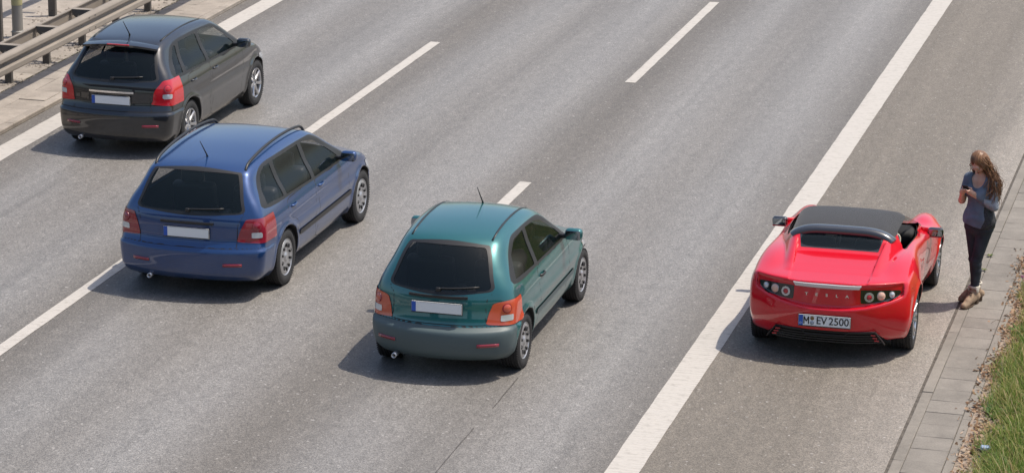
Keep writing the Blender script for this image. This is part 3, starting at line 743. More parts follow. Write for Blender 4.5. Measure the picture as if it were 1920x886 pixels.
# ------------------------------------------------------------------ traffic: three hatchbacks built from one set of rules
def paint_m(name, col, metal=.35, rough=.34):
    """clear-coated metallic paint with a film of road dust on the lower panels"""
    m = mat(name, col, rough, metal=metal, spec=.3, coat=1.0, coat_rough=.015); N, L = nodes(m); b = N["Principled BSDF"]
    b.inputs["Coat IOR"].default_value = 1.68
    tc = N.new("ShaderNodeTexCoord"); sx = N.new("ShaderNodeSeparateXYZ"); L.new(tc.outputs["Object"], sx.inputs[0])
    h = N.new("ShaderNodeMapRange"); L.new(sx.outputs[2], h.inputs[0]); h.inputs[1].default_value = .58; h.inputs[2].default_value = .18; h.inputs[3].default_value = .01; h.inputs[4].default_value = .50
    nz = N.new("ShaderNodeTexNoise"); setin(nz, Scale=5.0, Detail=6.0, Roughness=.65); L.new(tc.outputs["Object"], nz.inputs["Vector"])
    n2 = N.new("ShaderNodeMapRange"); L.new(nz.outputs["Fac"], n2.inputs[0]); n2.inputs[1].default_value = .3; n2.inputs[2].default_value = .75; n2.inputs[3].default_value = .15
    k = N.new("ShaderNodeMath"); k.operation = 'MULTIPLY'; L.new(h.outputs[0], k.inputs[0]); L.new(n2.outputs[0], k.inputs[1])
    mx = N.new("ShaderNodeMix"); mx.data_type = 'RGBA'; mx.inputs[6].default_value = tuple(col) + (1,); mx.inputs[7].default_value = (.11, .098, .085, 1); L.new(k.outputs[0], mx.inputs[0]); L.new(mx.outputs[2], b.inputs["Base Color"])
    for nm, a, c in (("Coat Weight", 1.0, .25), ("Metallic", metal, .05), ("Coat Roughness", .015, .25)):
        r = N.new("ShaderNodeMapRange"); L.new(k.outputs[0], r.inputs[0]); r.inputs[3].default_value = a; r.inputs[4].default_value = c; r.inputs[2].default_value = .7; L.new(r.outputs[0], b.inputs[nm])
    return m
M_tail = mat("tail lamp red", (0.48, 0.010, 0.018), .15, coat=1.0)
M_tail2 = mat("tail lamp orange", (0.50, 0.075, 0.035), .18, coat=1.0)
M_taildk = mat("tail lamp dark red", (0.24, 0.010, 0.025), .15, coat=1.0)
M_head = mat("headlamp glass", (0.45, 0.47, 0.5), .08, metal=.4, coat=1.0)
M_steel = mat("wheel trim silver", (0.42, 0.42, 0.43), .35, metal=.7)
M_bump = mat("grey bumper plastic", (0.070, 0.098, 0.103), .5, bump=.06, bscale=200)
M_ant = mat("aerial black", (0.02, 0.02, 0.02), .5)

def make_car(label, cx, rear_y, L, W2, prof, belt, zbelt, wroof, ra, wb, wr, paintm, lampm, glassm, lamp, rear_win, side_wins, hatch, bump_z,
             rim_m, cap=False, spokes=5, rails=False, spoiler=False, wiper=True, rb=.20, rbe=2.6, bump_m=None, tumble_k=.07, crown=.06, rub=None, plate_z=.72, badge=True, c_pillar=None, group="cars passing in the traffic lanes", plate_bump=False):
    """prof: side outline (y from rear, z); everything is in metres from the rear bumper"""
    t = empty("passing_car", (cx, rear_y, 0)); tag(t, label, "car", group)
    S2 = Field2(catmull(prof, 7), (-.6, -.2), (L + .6, 1.9)); H = W2
    wz = Curve1([(-.3, -.2), (.15, -.10), (.30, -.03), (.50, -.002), (.66, 0), (zbelt - .12, -.008), (zbelt, -.045), (zbelt + .10, -.085), ((zbelt + 1.40) / 2, (wroof - H) * .62), (1.40, wroof - H), (1.8, wroof - H - .2)])
    wy = Curve1([(-.5, -.08), (0, -.045), (ra, 0), (L * .5, .005), (L - .9, -.005), (L - .3, -.05), (L + .3, -.16)])
    wys = [ra, ra + wb]
    def f(P):
        x = np.abs(P[:, 0]); y = P[:, 1]; z = P[:, 2]; q = np.clip(x / H, 0, 1.15)
        ym = L * .5
        yr = np.where(y < ym, y - rb * q ** rbe * np.clip((ym - y) / (ym - .2), 0, 1), y + .36 * q ** 2.2 * np.clip((y - ym) / (ym - .2), 0, 1))
        zz = z + crown * q ** 2 * np.clip((z - .75) * 3, 0, 1)
        tp = np.clip((1.1 - y) / 1.1, 0, 1) * .05 * np.clip((z - zbelt) * 3, 0, 1)       # glasshouse narrows to the rear
        crease = .012 * np.exp(-((z - .60) / .05) ** 2) * np.clip((y - .4) * 2, 0, 1)
        f_ = smax(S2(yr, zz), x - (H + wz(z) + wy(y) - tp + crease - .008), tumble_k)
        # bumper stands a little proud
        bz = .016 * np.clip((bump_z - z) / .02, 0, 1) * np.clip((.55 - y) / .1, 0, 1)
        f_ = f_ - bz
        for cy in wys:
            d = np.sqrt((y - cy) ** 2 + (z - wr) ** 2); R_ = wr + .045
            f_ = f_ - .016 * np.exp(-((d - R_ - .01) / .04) ** 2) * np.clip((x - H + .3) * 6, 0, 1)
            f_ = smax(f_, -np.maximum(d - R_, H - .28 - x), .010)
        return f_
    V, F, N_ = nets(f, (-H - .1, -.15, .05), (H + .1, L + .15, 1.75), .0175)
    sh = Shell(V, F, N_)
    def wg(V, N):
        a = np.full(len(V), 9.)
        for cy in wys: a = np.minimum(a, np.hypot(V[:, 1] - cy, V[:, 2] - wr) - (wr + .049))
        return np.maximum(a, H - .29 - np.abs(V[:, 0]))
    li, sh = sh.cut(wg); un, sh = sh.cut(lambda V, N: V[:, 2] - .20)
    li.join(un).obj("underbody", M_well, t)
    RP = lambda poly, y1, y0=-9, n=4: (lambda V, N, P=catmull(poly, n) if n else np.asarray(poly, float): np.maximum(np.maximum(polysd(P, V[:, [0, 2]]), V[:, 1] - y1), y0 - V[:, 1]))
    SP = lambda poly, sg, xm=.35, n=4: (lambda V, N, P=catmull(poly, n) if n else np.asarray(poly, float): np.maximum(polysd(P, V[:, [1, 2]]), xm - V[:, 0] * sg))
    sym = lambda pts: [(a, b) for a, b in pts] + [(-a, b) for a, b in pts[::-1] if a > 0]
    def grow(poly, d):
        P = np.asarray(poly, float); c = P.mean(0); v = P - c; return c + v * (1 + d / np.maximum(np.linalg.norm(v, axis=1, keepdims=True), .05))
    # tail lamps first: they wrap round the corner
    for sg in (-1, 1):
        lp, sh = sh.cut(RP([(sg * a, b) for a, b in lamp][::sg], .55))
        lo = lp.off(.006).obj("tail_light", lampm, t)
        zz_ = [b for _, b in lamp]; zm = (min(zz_) + max(zz_)) / 2; xm_ = sum(a for a, _ in lamp) / len(lamp)
        for zc_, r_ in ((zm + .045, .048),):
            dk, _ = lp.cut(lambda V, N: np.hypot(np.abs(V[:, 0]) - xm_ - .005, V[:, 2] - zc_) - r_)
            if not len(dk.F): continue
            c0 = dk.V.mean(0); n0 = dk.N.mean(0); n0 /= np.linalg.norm(n0); Rm = np.array(Vector(n0).to_track_quat('X', 'Z').to_matrix()); g = G()
            for prof_, m_ in (([(.004, r_ * 1.06), (.014, r_), (.014, r_ * .86)], 0), ([(.014, r_ * .86), (.020, r_ * .55), (.023, r_ * .25), (.0235, .0005)], 1)):
                V_, F_ = lathe(prof_, 24); g.add(V_ @ Rm.T + c0 + n0 * .002, F_, m_)
            g.build("lens", [M_taildk, lampm], lo, sharp=.7)
        ins, _ = lp.cut(lambda V, N: np.maximum(np.abs(V[:, 2] - (zm - .05)) - .030, np.abs(np.abs(V[:, 0]) - xm_ - .01) - .05))
        if len(ins.F): ins.off(.009).obj("reversing_light", M_clear, lo)
    # rear window, with black edge
    rw = sym(rear_win); y1, y0 = hatch['y1'], -1
    edge, sh = sh.cut(RP(grow(rw, .035), y1, n=4)); gl, edge = edge.cut(RP(rw, y1, n=4))
    edge.obj("window_surround", M_blk, t); go = gl.off(-.004).obj("rear_window", glassm, t)
    # side windows: black frame strip and panes
    for sg in (-1, 1):
        fr, sh = sh.cut(SP(side_wins['outline'], sg))
        panes = Shell(fr.V, fr.F, fr.N, fr.M); rest = fr
        for k, pn in enumerate(side_wins['panes']):
            p_, rest = rest.cut(SP(pn, sg, n=1))
            if len(p_.F): p_.off(-.005).obj("side_window", glassm, t)
        rest.obj("window_frame", M_blk, t)
    wsP = sym(hatch['ws']); ws_, sh = sh.cut(lambda V, N, P=catmull(wsP, 4): np.maximum(np.maximum(polysd(P, V[:, [0, 2]]), L * .55 - V[:, 1]), .12 - N[:, 1]))
    ws_.off(-.003).obj("windscreen", glassm, t)
    for sg in (-1, 1):
        hl, sh = sh.cut(lambda V, N, P=catmull([(sg * .36, .60), (sg * .70, .66), (sg * (H + .1), .76), (sg * (H + .1), .62), (sg * .60, .52), (sg * .38, .52)][::sg], 3): np.maximum(polysd(P, V[:, [0, 2]]), L - .62 - V[:, 1]))
        if len(hl.F): hl.off(.004).obj("headlight", M_head, t)
    # seams: doors, tailgate, bumper
    side = lambda poly, wd: (lambda V, N, P=np.asarray(poly, float): np.maximum(polyline_d(P, V[:, [1, 2]]) - wd, .45 - np.abs(V[:, 0])))
    if rub:
        for sg in (-1, 1):
            rb_, sh = sh.cut(SP([(ra + .42, rub - .028), (ra + wb - .42, rub - .028), (ra + wb - .42, rub + .028), (ra + .42, rub + .028)], sg, .4, 0))
            if len(rb_.F): rb_.off(.010).obj("side_moulding", M_blk if bump_m is None else bump_m, t)
    sh = sh.line(lambda V, N: np.maximum(np.abs(V[:, 2] - bump_z - .016) - .0055, V[:, 1] - (ra - wr - .06)), 1)
    for dp in side_wins['doors']:
        sh = sh.line(side(catmull(dp, 5, True)[list(range(len(dp) * 5)) + [0]], .0060), 1)
    bm, sh = sh.cut(lambda V, N: np.maximum(V[:, 2] - bump_z - .0105, V[:, 1] - (ra - wr - .055)))
    bo = bm.obj("rear_bumper", [paintm if bump_m is None else bump_m, M_gap], t)
    hp = catmull(sym(hatch['poly']), 4)
    sh = sh.line(lambda V, N: np.maximum(np.maximum(np.abs(polysd(hp, V[:, [0, 2]])) - .005, V[:, 1] - .75), np.maximum(N[:, 1] + .45, V[:, 2] - min(b for _, b in rear_win))), 1)
    hg, sh = sh.cut(lambda V, N: np.maximum(polysd(hp, V[:, [0, 2]]), V[:, 1] - .75))
    ho = hg.obj("tailgate", [paintm, M_gap], t)
    for dp in side_wins['doors']:
        for sg in (-1, 1):
            d_, sh = sh.cut(SP(dp, sg, .45, 5))
            if not len(d_.F): continue
            do = d_.obj("door", [paintm, M_gap], t)
            ym_ = min(p[0] for p in dp) + .13; h = G(); zq = side_wins['hz']
            xq = H + float(wz(zq)) + float(wy(ym_)) - .008
            h.add(*sweep([(sg * (xq - .012), ym_ - .09, zq), (sg * (xq + .020), ym_ - .05, zq), (sg * (xq + .022), ym_ + .05, zq), (sg * (xq - .012), ym_ + .09, zq)], circ(.010, 6, .015))); h.build("handle", paintm if bump_m is None else M_blk, do)
    sh.obj("body", [paintm, M_gap], t)
    # black lining inside the glasshouse with window openings left out
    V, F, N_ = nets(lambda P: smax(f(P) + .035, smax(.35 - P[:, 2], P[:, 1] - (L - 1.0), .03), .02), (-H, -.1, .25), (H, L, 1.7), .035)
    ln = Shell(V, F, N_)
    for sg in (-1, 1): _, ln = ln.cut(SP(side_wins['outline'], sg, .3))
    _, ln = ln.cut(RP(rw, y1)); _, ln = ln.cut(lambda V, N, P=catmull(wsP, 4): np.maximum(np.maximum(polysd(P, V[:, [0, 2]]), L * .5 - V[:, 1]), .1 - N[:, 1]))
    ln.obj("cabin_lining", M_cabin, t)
    for yy, xs in ((ra + .42, (-.36, .36)), (ra + 1.38, (-.36, .36))):
        for x_ in xs:
            g = G(); V_, F_ = box((x_, yy, .70), (.50, .14, .56), .05, rotm('X', .22)); g.add(V_, F_); V_, F_ = box((x_, yy - .10, 1.06), (.26, .09, .17), .04); g.add(V_, F_)
            V_, F_ = box((x_, yy + .24, .48), (.5, .5, .14), .05); g.add(V_, F_); g.build("seat", M_seat, t)
    # wheels
    for sg in (-1, 1):
        for cy in wys: make_wheel(t, sg * (H - .105), cy, wr, .195, wr * .66, spokes, sg, rim_m, cap=cap)
    # plate, handle strip, wiper, aerial, mirrors, exhaust
    def surf_y(x_, z_):
        ys_ = np.linspace(-.12, 1.2, 500); ff = f(np.stack([np.full(500, x_), ys_, np.full(500, z_)], 1)); return ys_[np.argmax(ff < 0)]
    def surf_z(x_, y_):
        zs_ = np.linspace(1.72, .3, 500); ff = f(np.stack([np.full(500, x_), np.full(500, y_), zs_], 1)); return zs_[np.argmax(ff < 0)]
    plate(bo if plate_bump else ho, (0, min(surf_y(0, plate_z - .05), surf_y(.26, plate_z - .05)) - .012, plate_z), 0, .52, .112)
    if badge:
        g = G(); g.add(*sweep([(x_, surf_y(x_, plate_z + .105) - .010, plate_z + .105) for x_ in np.linspace(-.30, .30, 9)], [(-.012, -.012), (.012, -.012), (.012, .012), (-.012, .012)])); g.build("handle", M_chrome if badge == 'chrome' else M_blk, ho, sharp=.5)
    if wiper:
        zr0 = min(b for _, b in rear_win) + .02; g = G()
        g.add(*sweep([(x_, surf_y(x_, zr0 + .05 * (x_ + .02) ** 1 + .01) - .018, zr0 + .05 * (x_ + .02) + .01) for x_ in np.linspace(-.02, .40, 8)], circ(.009, 6))); V_, F_ = box((0, surf_y(0, zr0) - .012, zr0), (.05, .03, .04), .01); g.add(V_, F_)
        g.build("wiper", M_blk, t)
    zt = surf_z(0, hatch['ant']); g = G(); g.add(*sweep([(0, hatch['ant'], zt - .01), (0, hatch['ant'] - .03, zt + .03), (0, hatch['ant'] - .22, zt + .22)], circ(.005, 6), scale=[3.0, 1.6, .8])); g.build("aerial", M_ant, t)
    for sg in (-1, 1):
        my = hatch['mir']; mz = zbelt + .07; g = G(); V_, F_ = box((sg * (H + .085), my, mz), (.19, .11, .125), .045); g.add(V_, F_); mo = g.build("mirror", paintm, t)
        g = G(); V_, F_ = box((sg * (H - .03), my + .01, mz - .03), (.12, .05, .05), .02); g.add(V_, F_); g.build("mirror_arm", M_blk, mo)
        g = G(); V_, F_ = box((sg * (H + .087), my - .056, mz), (.155, .006, .095), .003); g.add(V_, F_); g.build("mirror_glass", M_mirror, mo)
    if rails:
        for sg in (-1, 1):
            pth = [(sg * (wroof - .085), y_, surf_z(wroof - .085, y_) + h_) for y_, h_ in ((.50, -.01), (.62, .035), (1.1, .045), (1.7, .045), (2.25, .040), (2.42, -.01))]
            g = G(); g.add(*sweep(catmull(pth, 4, False), circ(.016, 8))); g.build("roof_rail", M_blk if rails == 'black' else M_alloy, t)
    else:
        for sg in (-1, 1):
            pth = [(sg * (wroof - .10), y_, surf_z(wroof - .10, y_) + .002) for y_ in np.linspace(.62, hatch['ant'] + .3 if hatch['ant'] > 1 else 2.4, 9)]
            g = G(); g.add(*sweep(pth, [(-.010, -.006), (.010, -.006), (.010, .006), (-.010, .006)])); g.build("roof_gutter", M_blk, t)
    if spoiler:
        xs_ = np.linspace(-1, 1, 15); pth = [(t_ * (wroof - .06), hatch['sp'][0] + .05 * t_ * t_, hatch['sp'][1] - .045 * t_ * t_) for t_ in xs_]
        g = G(); g.add(*sweep(pth, [(.10, -.03), (.10, -.004), (.0, .016), (-.10, .012), (-.115, .0), (-.09, -.022)])); so_ = g.build("spoiler", paintm, t, sharp=.8)
        g = G(); V_, F_ = box((0, hatch['sp'][0] - .105, hatch['sp'][1] - .006), (.30, .02, .018), .005); g.add(V_, F_); g.build("brake_light", M_tail, so_)
    g = G(); g.add(*lathe([(-.09, .026), (.10, .026), (.10, .020), (-.09, .020)], 14, 'y', (-.42, .02 + .06, .235), closed=True)); g.build("exhaust_pipe", M_alloy, t)
    for sg in (-1, 1):
        g = G(); zb = bump_z - .16; xx = np.linspace(.42, .62, 6); g.add(*sweep([(sg * a, surf_y(a, zb) - .004, zb) for a in xx], [(-.006, -.016), (.006, -.016), (.006, .016), (-.006, .016)])); g.build("reflector", M_taildk, bo)
    return t

# -- dark hatchback in the left lane
make_car("dark grey hatchback with upright bright red tail lights in the lane beside the guardrail", -14.54, 34.36, 3.98, .80,
    prof=[(.20, .20), (.02, .27), (-.005, .42), (.0, .56), (.045, .68), (.06, .86), (.10, 1.0), (.22, 1.18), (.36, 1.33), (.48, 1.40), (.75, 1.445), (1.3, 1.475), (1.85, 1.455), (2.2, 1.40), (2.55, 1.24), (2.95, 1.02), (3.15, .95), (3.55, .86), (3.82, .72), (3.95, .55), (3.96, .38), (3.85, .22), (3.4, .18), (2, .17), (.9, .18)],
    belt=.95, zbelt=.95, wroof=.555, ra=.78, wb=2.47, wr=.31, paintm=paint_m("dark anthracite paint", (0.011, 0.013, 0.017), .40), lampm=M_tail, glassm=M_glass2,
    lamp=[(.535, .735), (.55, .69), (.95, .69), (.95, .95), (.68, .99), (.61, .94), (.55, .85)],
    rear_win=[(0, .985), (.37, .985), (.55, 1.0), (.525, 1.10), (.45, 1.32), (.36, 1.345), (0, 1.35)],
    side_wins=dict(outline=[(.42, .99), (1.2, .965), (2.0, .95), (2.72, .945), (2.80, .96), (2.45, 1.18), (2.15, 1.335), (1.9, 1.365), (1.2, 1.385), (.78, 1.36), (.58, 1.25)],
                   panes=[[(.50, 1.01), (.70, 1.0), (.76, 1.16), (.82, 1.32), (.76, 1.32), (.62, 1.20)], [(.80, 1.0), (1.50, .985), (1.50, 1.345), (.93, 1.345), (.86, 1.2)], [(1.60, .985), (2.60, .965), (2.40, 1.14), (2.12, 1.30), (1.9, 1.34), (1.60, 1.35)]],
                   doors=[[(.80, .93), (.80, .70), (1.05, .62), (1.16, .48), (1.20, .28), (1.54, .27), (1.54, .95), (1.2, .955)], [(1.57, .95), (1.57, .27), (2.56, .27), (2.68, .45), (2.70, .93), (2.2, .945)]], hz=.86),
    hatch=dict(y1=.75, ws=[(0, .98), (.62, .98), (.64, 1.02), (.52, 1.36), (.45, 1.40), (0, 1.415)], poly=[(0, .60), (.50, .60), (.51, .66), (.525, .86), (.58, 1.0), (.51, 1.37), (0, 1.41)], ant=.72, mir=2.52, sp=(.42, 1.40)),
    bump_z=.585, rim_m=M_alloy, spokes=7, spoiler=True, plate_z=.735, badge='chrome')

# -- blue compact van in the middle lane
make_car("blue hatchback with black roof rails and dark red tail lights in the middle lane", -11.40, 28.88, 4.28, .86,
    prof=[(.20, .21), (.02, .28), (-.005, .42), (.0, .56), (.045, .66), (.06, .82), (.095, .96), (.20, 1.14), (.34, 1.30), (.46, 1.375), (.75, 1.42), (1.35, 1.455), (2.0, 1.44), (2.35, 1.385), (2.75, 1.22), (3.2, 1.0), (3.45, .925), (3.85, .83), (4.10, .70), (4.25, .54), (4.26, .38), (4.15, .23), (3.7, .18), (2, .17), (.9, .19)],
    belt=.92, zbelt=.92, wroof=.60, ra=.86, wb=2.66, wr=.31, paintm=paint_m("mid blue metallic paint", (0.006, 0.042, 0.150), .40), lampm=M_taildk, glassm=M_glass,
    lamp=[(.56, .70), (.60, .655), (.98, .655), (.98, .87), (.68, .90), (.62, .86)],
    rear_win=[(0, .955), (.39, .955), (.57, .97), (.55, 1.08), (.48, 1.29), (.40, 1.325), (0, 1.335)],
    side_wins=dict(outline=[(.40, .97), (1.2, .94), (2.0, .915), (2.95, .905), (3.06, .92), (2.65, 1.16), (2.35, 1.315), (2.05, 1.35), (1.2, 1.37), (.78, 1.355), (.58, 1.28), (.45, 1.12)],
                   panes=[[(.50, .995), (.95, .975), (.95, 1.33), (.80, 1.325), (.66, 1.27), (.55, 1.13)], [(1.04, .97), (1.84, .945), (1.84, 1.325), (1.04, 1.335)], [(1.94, .94), (2.86, .925), (2.60, 1.11), (2.30, 1.27), (2.05, 1.315), (1.94, 1.32)]],
                   doors=[[(1.0, .91), (1.0, .74), (1.18, .66), (1.28, .50), (1.30, .28), (1.88, .27), (1.88, .925), (1.4, .925)], [(1.91, .915), (1.91, .27), (2.84, .27), (2.95, .45), (2.98, .89), (2.4, .905)]], hz=.835),
    hatch=dict(y1=.75, ws=[(0, .95), (.64, .95), (.66, .99), (.54, 1.33), (.46, 1.37), (0, 1.39)], poly=[(0, .59), (.50, .59), (.55, .65), (.56, .84), (.61, 1.0), (.54, 1.33), (0, 1.375)], ant=.72, mir=2.75, sp=(.40, 1.375)),
    bump_z=.575, rim_m=M_steel, cap=True, spoiler=False, rails='black', plate_z=.74, badge='dark', rub=.48)

# -- small teal hatchback in the right lane
make_car("small rounded teal hatchback with a grey bumper and orange tail lights in the right lane", -8.05, 27.0, 3.66, .755,
    prof=[(.22, .21), (.05, .26), (-.005, .36), (-.01, .50), (.05, .57), (.085, .70), (.11, .84), (.17, .98), (.30, 1.15), (.47, 1.29), (.66, 1.365), (1.1, 1.41), (1.6, 1.40), (1.95, 1.33), (2.3, 1.16), (2.68, .95), (2.9, .88), (3.25, .80), (3.5, .68), (3.63, .52), (3.64, .38), (3.53, .23), (3.1, .18), (1.8, .17), (.9, .18)],
    belt=.90, zbelt=.90, wroof=.515, ra=.70, wb=2.40, wr=.285, paintm=paint_m("teal metallic paint", (0.010, 0.115, 0.120), .40), lampm=M_tail2, glassm=M_glass2,
    lamp=[(.49, .625), (.52, .585), (.90, .585), (.90, .80), (.58, .80), (.52, .74)],
    rear_win=[(0, .90), (.34, .905), (.495, .925), (.475, 1.03), (.40, 1.24), (.31, 1.275), (0, 1.285)],
    side_wins=dict(outline=[(.48, .93), (1.2, .905), (1.9, .895), (2.44, .885), (2.52, .90), (2.2, 1.10), (1.92, 1.25), (1.65, 1.30), (1.1, 1.315), (.82, 1.28), (.60, 1.13)],
                   panes=[[(.58, .955), (1.22, .935), (1.22, 1.28), (.92, 1.265), (.72, 1.16)], [(1.32, .93), (2.36, .91), (2.15, 1.07), (1.88, 1.215), (1.65, 1.265), (1.32, 1.28)]],
                   doors=[[(1.26, .885), (1.26, .55), (1.22, .40), (1.25, .27), (2.28, .27), (2.38, .42), (2.42, .875), (1.9, .89)]], hz=.80),
    hatch=dict(y1=.75, ws=[(0, .91), (.58, .91), (.60, .95), (.47, 1.29), (.40, 1.33), (0, 1.345)], poly=[(0, .585), (.47, .585), (.475, .64), (.48, .82), (.53, .93), (.44, 1.29), (0, 1.325)], ant=1.75, mir=2.28, sp=(.5, 1.3)),
    bump_z=.555, rim_m=M_steel, cap=True, rb=.27, rbe=2.3, tumble_k=.11, crown=.08, bump_m=M_bump, plate_z=.745, badge='dark', rub=.46)
# ------------------------------------------------------------------ the woman with the phone
M_skin = mat("fair skin", (0.60, 0.345, 0.255), .5, var=.12, vscale=12, spec=.4)
M_skin.node_tree.nodes["Principled BSDF"].inputs["Subsurface Weight"].default_value = .08
M_lip = mat("lips", (0.36, 0.10, 0.09), .4)
M_hair = mat("brown hair", (0.095, 0.043, 0.020), .42, col2=(0.27, 0.135, 0.062), vscale=30, stretch=(1, 1, .25), spec=.5)
M_shirt = mat("slate blue jersey", (0.115, 0.142, 0.190), .85, var=.2, vscale=9, bump=.15, bscale=90)
M_sleeve = mat("pale grey jersey", (0.26, 0.28, 0.33), .85, var=.12, vscale=9, bump=.15, bscale=90)
M_lace = mat("black lace panel", (0.012, 0.012, 0.014), .8, col2=(0.05, 0.05, 0.055), vscale=55, bump=.4, bscale=80)
M_jean = mat("dark navy denim", (0.009, 0.012, 0.018), .8, col2=(0.030, 0.038, 0.052), vscale=7, bump=.3, bscale=45)
M_boot = mat("tan suede boot", (0.30, 0.212, 0.14), .8, var=.3, vscale=22, bump=.15, bscale=120)
M_sole = mat("boot sole", (0.10, 0.065, 0.04), .7)
M_fleece = mat("cream boot lining", (0.56, 0.51, 0.43), .95, var=.15, vscale=60, bump=.6, bscale=150)
M_lace2 = mat("boot lace", (0.06, 0.038, 0.022), .7)
M_eye = mat("eye", (0.30, 0.27, 0.25), .2)

def cone(P, a, b, ra, rb, sx=1, sy=1):
    a = np.array(a, float); b = np.array(b, float); e = b - a; w_ = P - a
    t = np.clip((w_ @ e) / (e @ e), 0, 1); d = w_ - t[:, None] * e
    return np.linalg.norm(d, axis=1) - (ra + (rb - ra) * t)
def elli(P, c, r, R=None):
    q = P - np.array(c)
    if R is not None: q = q @ R
    r = np.array(r); k = np.linalg.norm(q / r, axis=1); return (k - 1) * np.minimum(r.min() * 1.25, np.maximum(np.linalg.norm(q, axis=1) / np.maximum(k, 1e-6), r.min()))
# joints (x to her right, y the way she faces)
PEL = np.array([-.045, -.055, .90]); CH = np.array([-.05, -.055, 1.26]); NB = np.array([-.052, -.045, 1.435]); HC = np.array([-.055, .015, 1.590])
SHL, ELL, WRL = (-.198, -.06, 1.375), (-.232, -.050, 1.125), (-.085, .105, 1.250)
SHR, ELR, WRR = (.105, -.045, 1.375), (.150, .005, 1.135), (.055, .140, 1.260)
HPL, KNL, ANL = (-.125, -.06, .86), (-.072, .00, .49), (-.048, -.03, .115)
HPR, KNR, ANR = (.035, -.055, .86), (.005, -.07, .49), (.018, -.155, .125)
HT = rotm('X', -.74) @ rotm('Z', .10)              # head bent down towards the phone
def torso(P):
    f = elli(P, PEL + [0, 0, .02], (.160, .112, .135)); f = smin(f, elli(P, (PEL + CH) / 2 + [0, .008, .0], (.122, .090, .19)), .05)
    f = smin(f, elli(P, CH, (.140, .098, .175)), .05)
    for sx in (-1, 1): f = smin(f, elli(P, CH + [sx * .066, .070, -.005], (.060, .058, .062)), .035)
    f = smin(f, cone(P, (SHL[0] + .02, SHL[1], SHL[2] + .012), (SHR[0] - .02, SHR[1], SHR[2] + .012), .050, .050), .05)
    return smin(f, cone(P, NB - [0, .005, .03], NB + [0, .0, .01], .075, .056), .045)
def arm(P, s, e, w_): return smin(cone(P, s, e, .050, .038), cone(P, e, w_, .038, .0255), .015)
def legs(P):
    f = 9
    for h, k, a in ((HPL, KNL, ANL), (HPR, KNR, ANR)):
        g = smin(cone(P, h, k, .076, .045), cone(P, k, a, .044, .033), .03)
        c = np.array(k) * .72 + np.array(a) * .28 + [0, -.018, 0]; g = smin(g, elli(P, c, (.042, .046, .12)), .03)
        f = g if f is 9 else smin(f, g, .012)
    return f
PH = np.array([-.018, .175, 1.325]); PHR = rotm('Z', .25) @ rotm('X', -.80)    # phone centre and tilt
def hands(P):
    f = None
    for sg, wr in ((-1, WRL), (1, WRR)):
        wr = np.array(wr); palm = PH + PHR @ np.array([sg * .046, .018, -.030]); mid = (wr + palm) / 2
        g = smin(cone(P, wr, mid, .0245, .026), cone(P, mid, palm, .028, .024), .02)
        for k in range(4):                          # fingers curl behind the phone
            z0 = .028 - .020 * k; L_ = (.92, 1.0, .95, .78)[k]; off = .003 * sg
            b = PH + PHR @ np.array([sg * .046, .022, z0 - .018]); m_ = PH + PHR @ np.array([sg * (.046 - .010 * L_), .040, z0 - .004 + off]); t_ = PH + PHR @ np.array([sg * (.046 - .052 * L_), .024 + .006 * (sg > 0), z0 + .002 + off])
            g = smin(g, smin(cone(P, b, m_, .0095, .0088), cone(P, m_, t_, .0088, .0072), .003), .004)
        tb = PH + PHR @ np.array([sg * .050, .004, -.040]); tm = PH + PHR @ np.array([sg * .046, -.018, -.014]); tt = PH + PHR @ np.array([sg * .020, -.016, .004 + .006 * sg])
        g = smin(g, smin(cone(P, tb, tm, .0125, .0105), cone(P, tm, tt, .0105, .0082), .003), .006)
        f = g if f is None else np.minimum(f, g)
    return f
def head(P):
    Q = (P - HC) @ HT; z0 = np.zeros(3)
    f = elli(Q, (0, -.012, .022), (.074, .092, .092)); f = smin(f, elli(Q, (0, .020, -.035), (.056, .070, .075)), .03)
    f = smin(f, elli(Q, (0, .062, -.088), (.022, .020, .020)), .025)                       # chin
    f = smin(f, elli(Q, (0, .086, .018), (.045, .012, .012)), .02)                         # brow
    f = smin(f, cone(Q, (0, .090, .006), (0, .110, -.034), .008, .0125), .012)             # nose
    for s in (-1, 1):
        f = smin(f, elli(Q, (s * .040, .066, -.026), (.022, .018, .020)), .02)             # cheek
        f = smax(f, -elli(Q, (s * .031, .098, -.002), (.015, .012, .010)), .012)           # eye socket
        f = smin(f, elli(Q, (s * .076, -.010, -.008), (.010, .020, .030)), .006)           # ear
    f = smin(f, elli(Q, (0, .090, -.058), (.022, .010, .0065)), .006); f = smin(f, elli(Q, (0, .087, -.069), (.018, .010, .007)), .006)
    return f
def body(P):
    f = smin(torso(P), legs(P), .04)
    f = smin(f, cone(P, NB, HC + HT @ np.array([0, -.03, -.06]), .053, .050), .03)
    f = smin(f, head(P), .012)
    f = smin(f, arm(P, SHL, ELL, WRL), .025); f = smin(f, arm(P, SHR, ELR, WRR), .025); f = smin(f, hands(P), .012)
    for a, t_ in ((ANL, (-.062, .12, .050)), (ANR, (.075, -.075, .050))): f = smin(f, cone(P, a, t_, .034, .016), .02)
    return f
woman = empty("person", (-3.272, 31.13, .008), math.radians(151))
tag(woman, "woman in slate blue top and dark jeans looking at her phone on the kerb", "person")
V, F, N_ = nets(body, (-.45, -.35, -.02), (.35, .40, 1.80), .0075, coarse=4)
bs = Shell(V, F, N_)
lipg = lambda V, N: np.maximum(elli((V - HC) @ HT, (0, .096, -.0635), (.024, .018, .0125)), -1)
bs = bs.line(lipg, 1); bs.obj("body", [M_skin, M_lip], woman)
g = G()
for s in (-1, 1): V_, F_ = lathe([(-.011, .0005), (-.008, .0075), (0, .011), (.008, .0075), (.011, .0005)], 12, 'y'); g.add((V_ + [s * .031, .081, -.003]) @ HT.T + HC, F_)
g.build("eye", M_eye, woman)
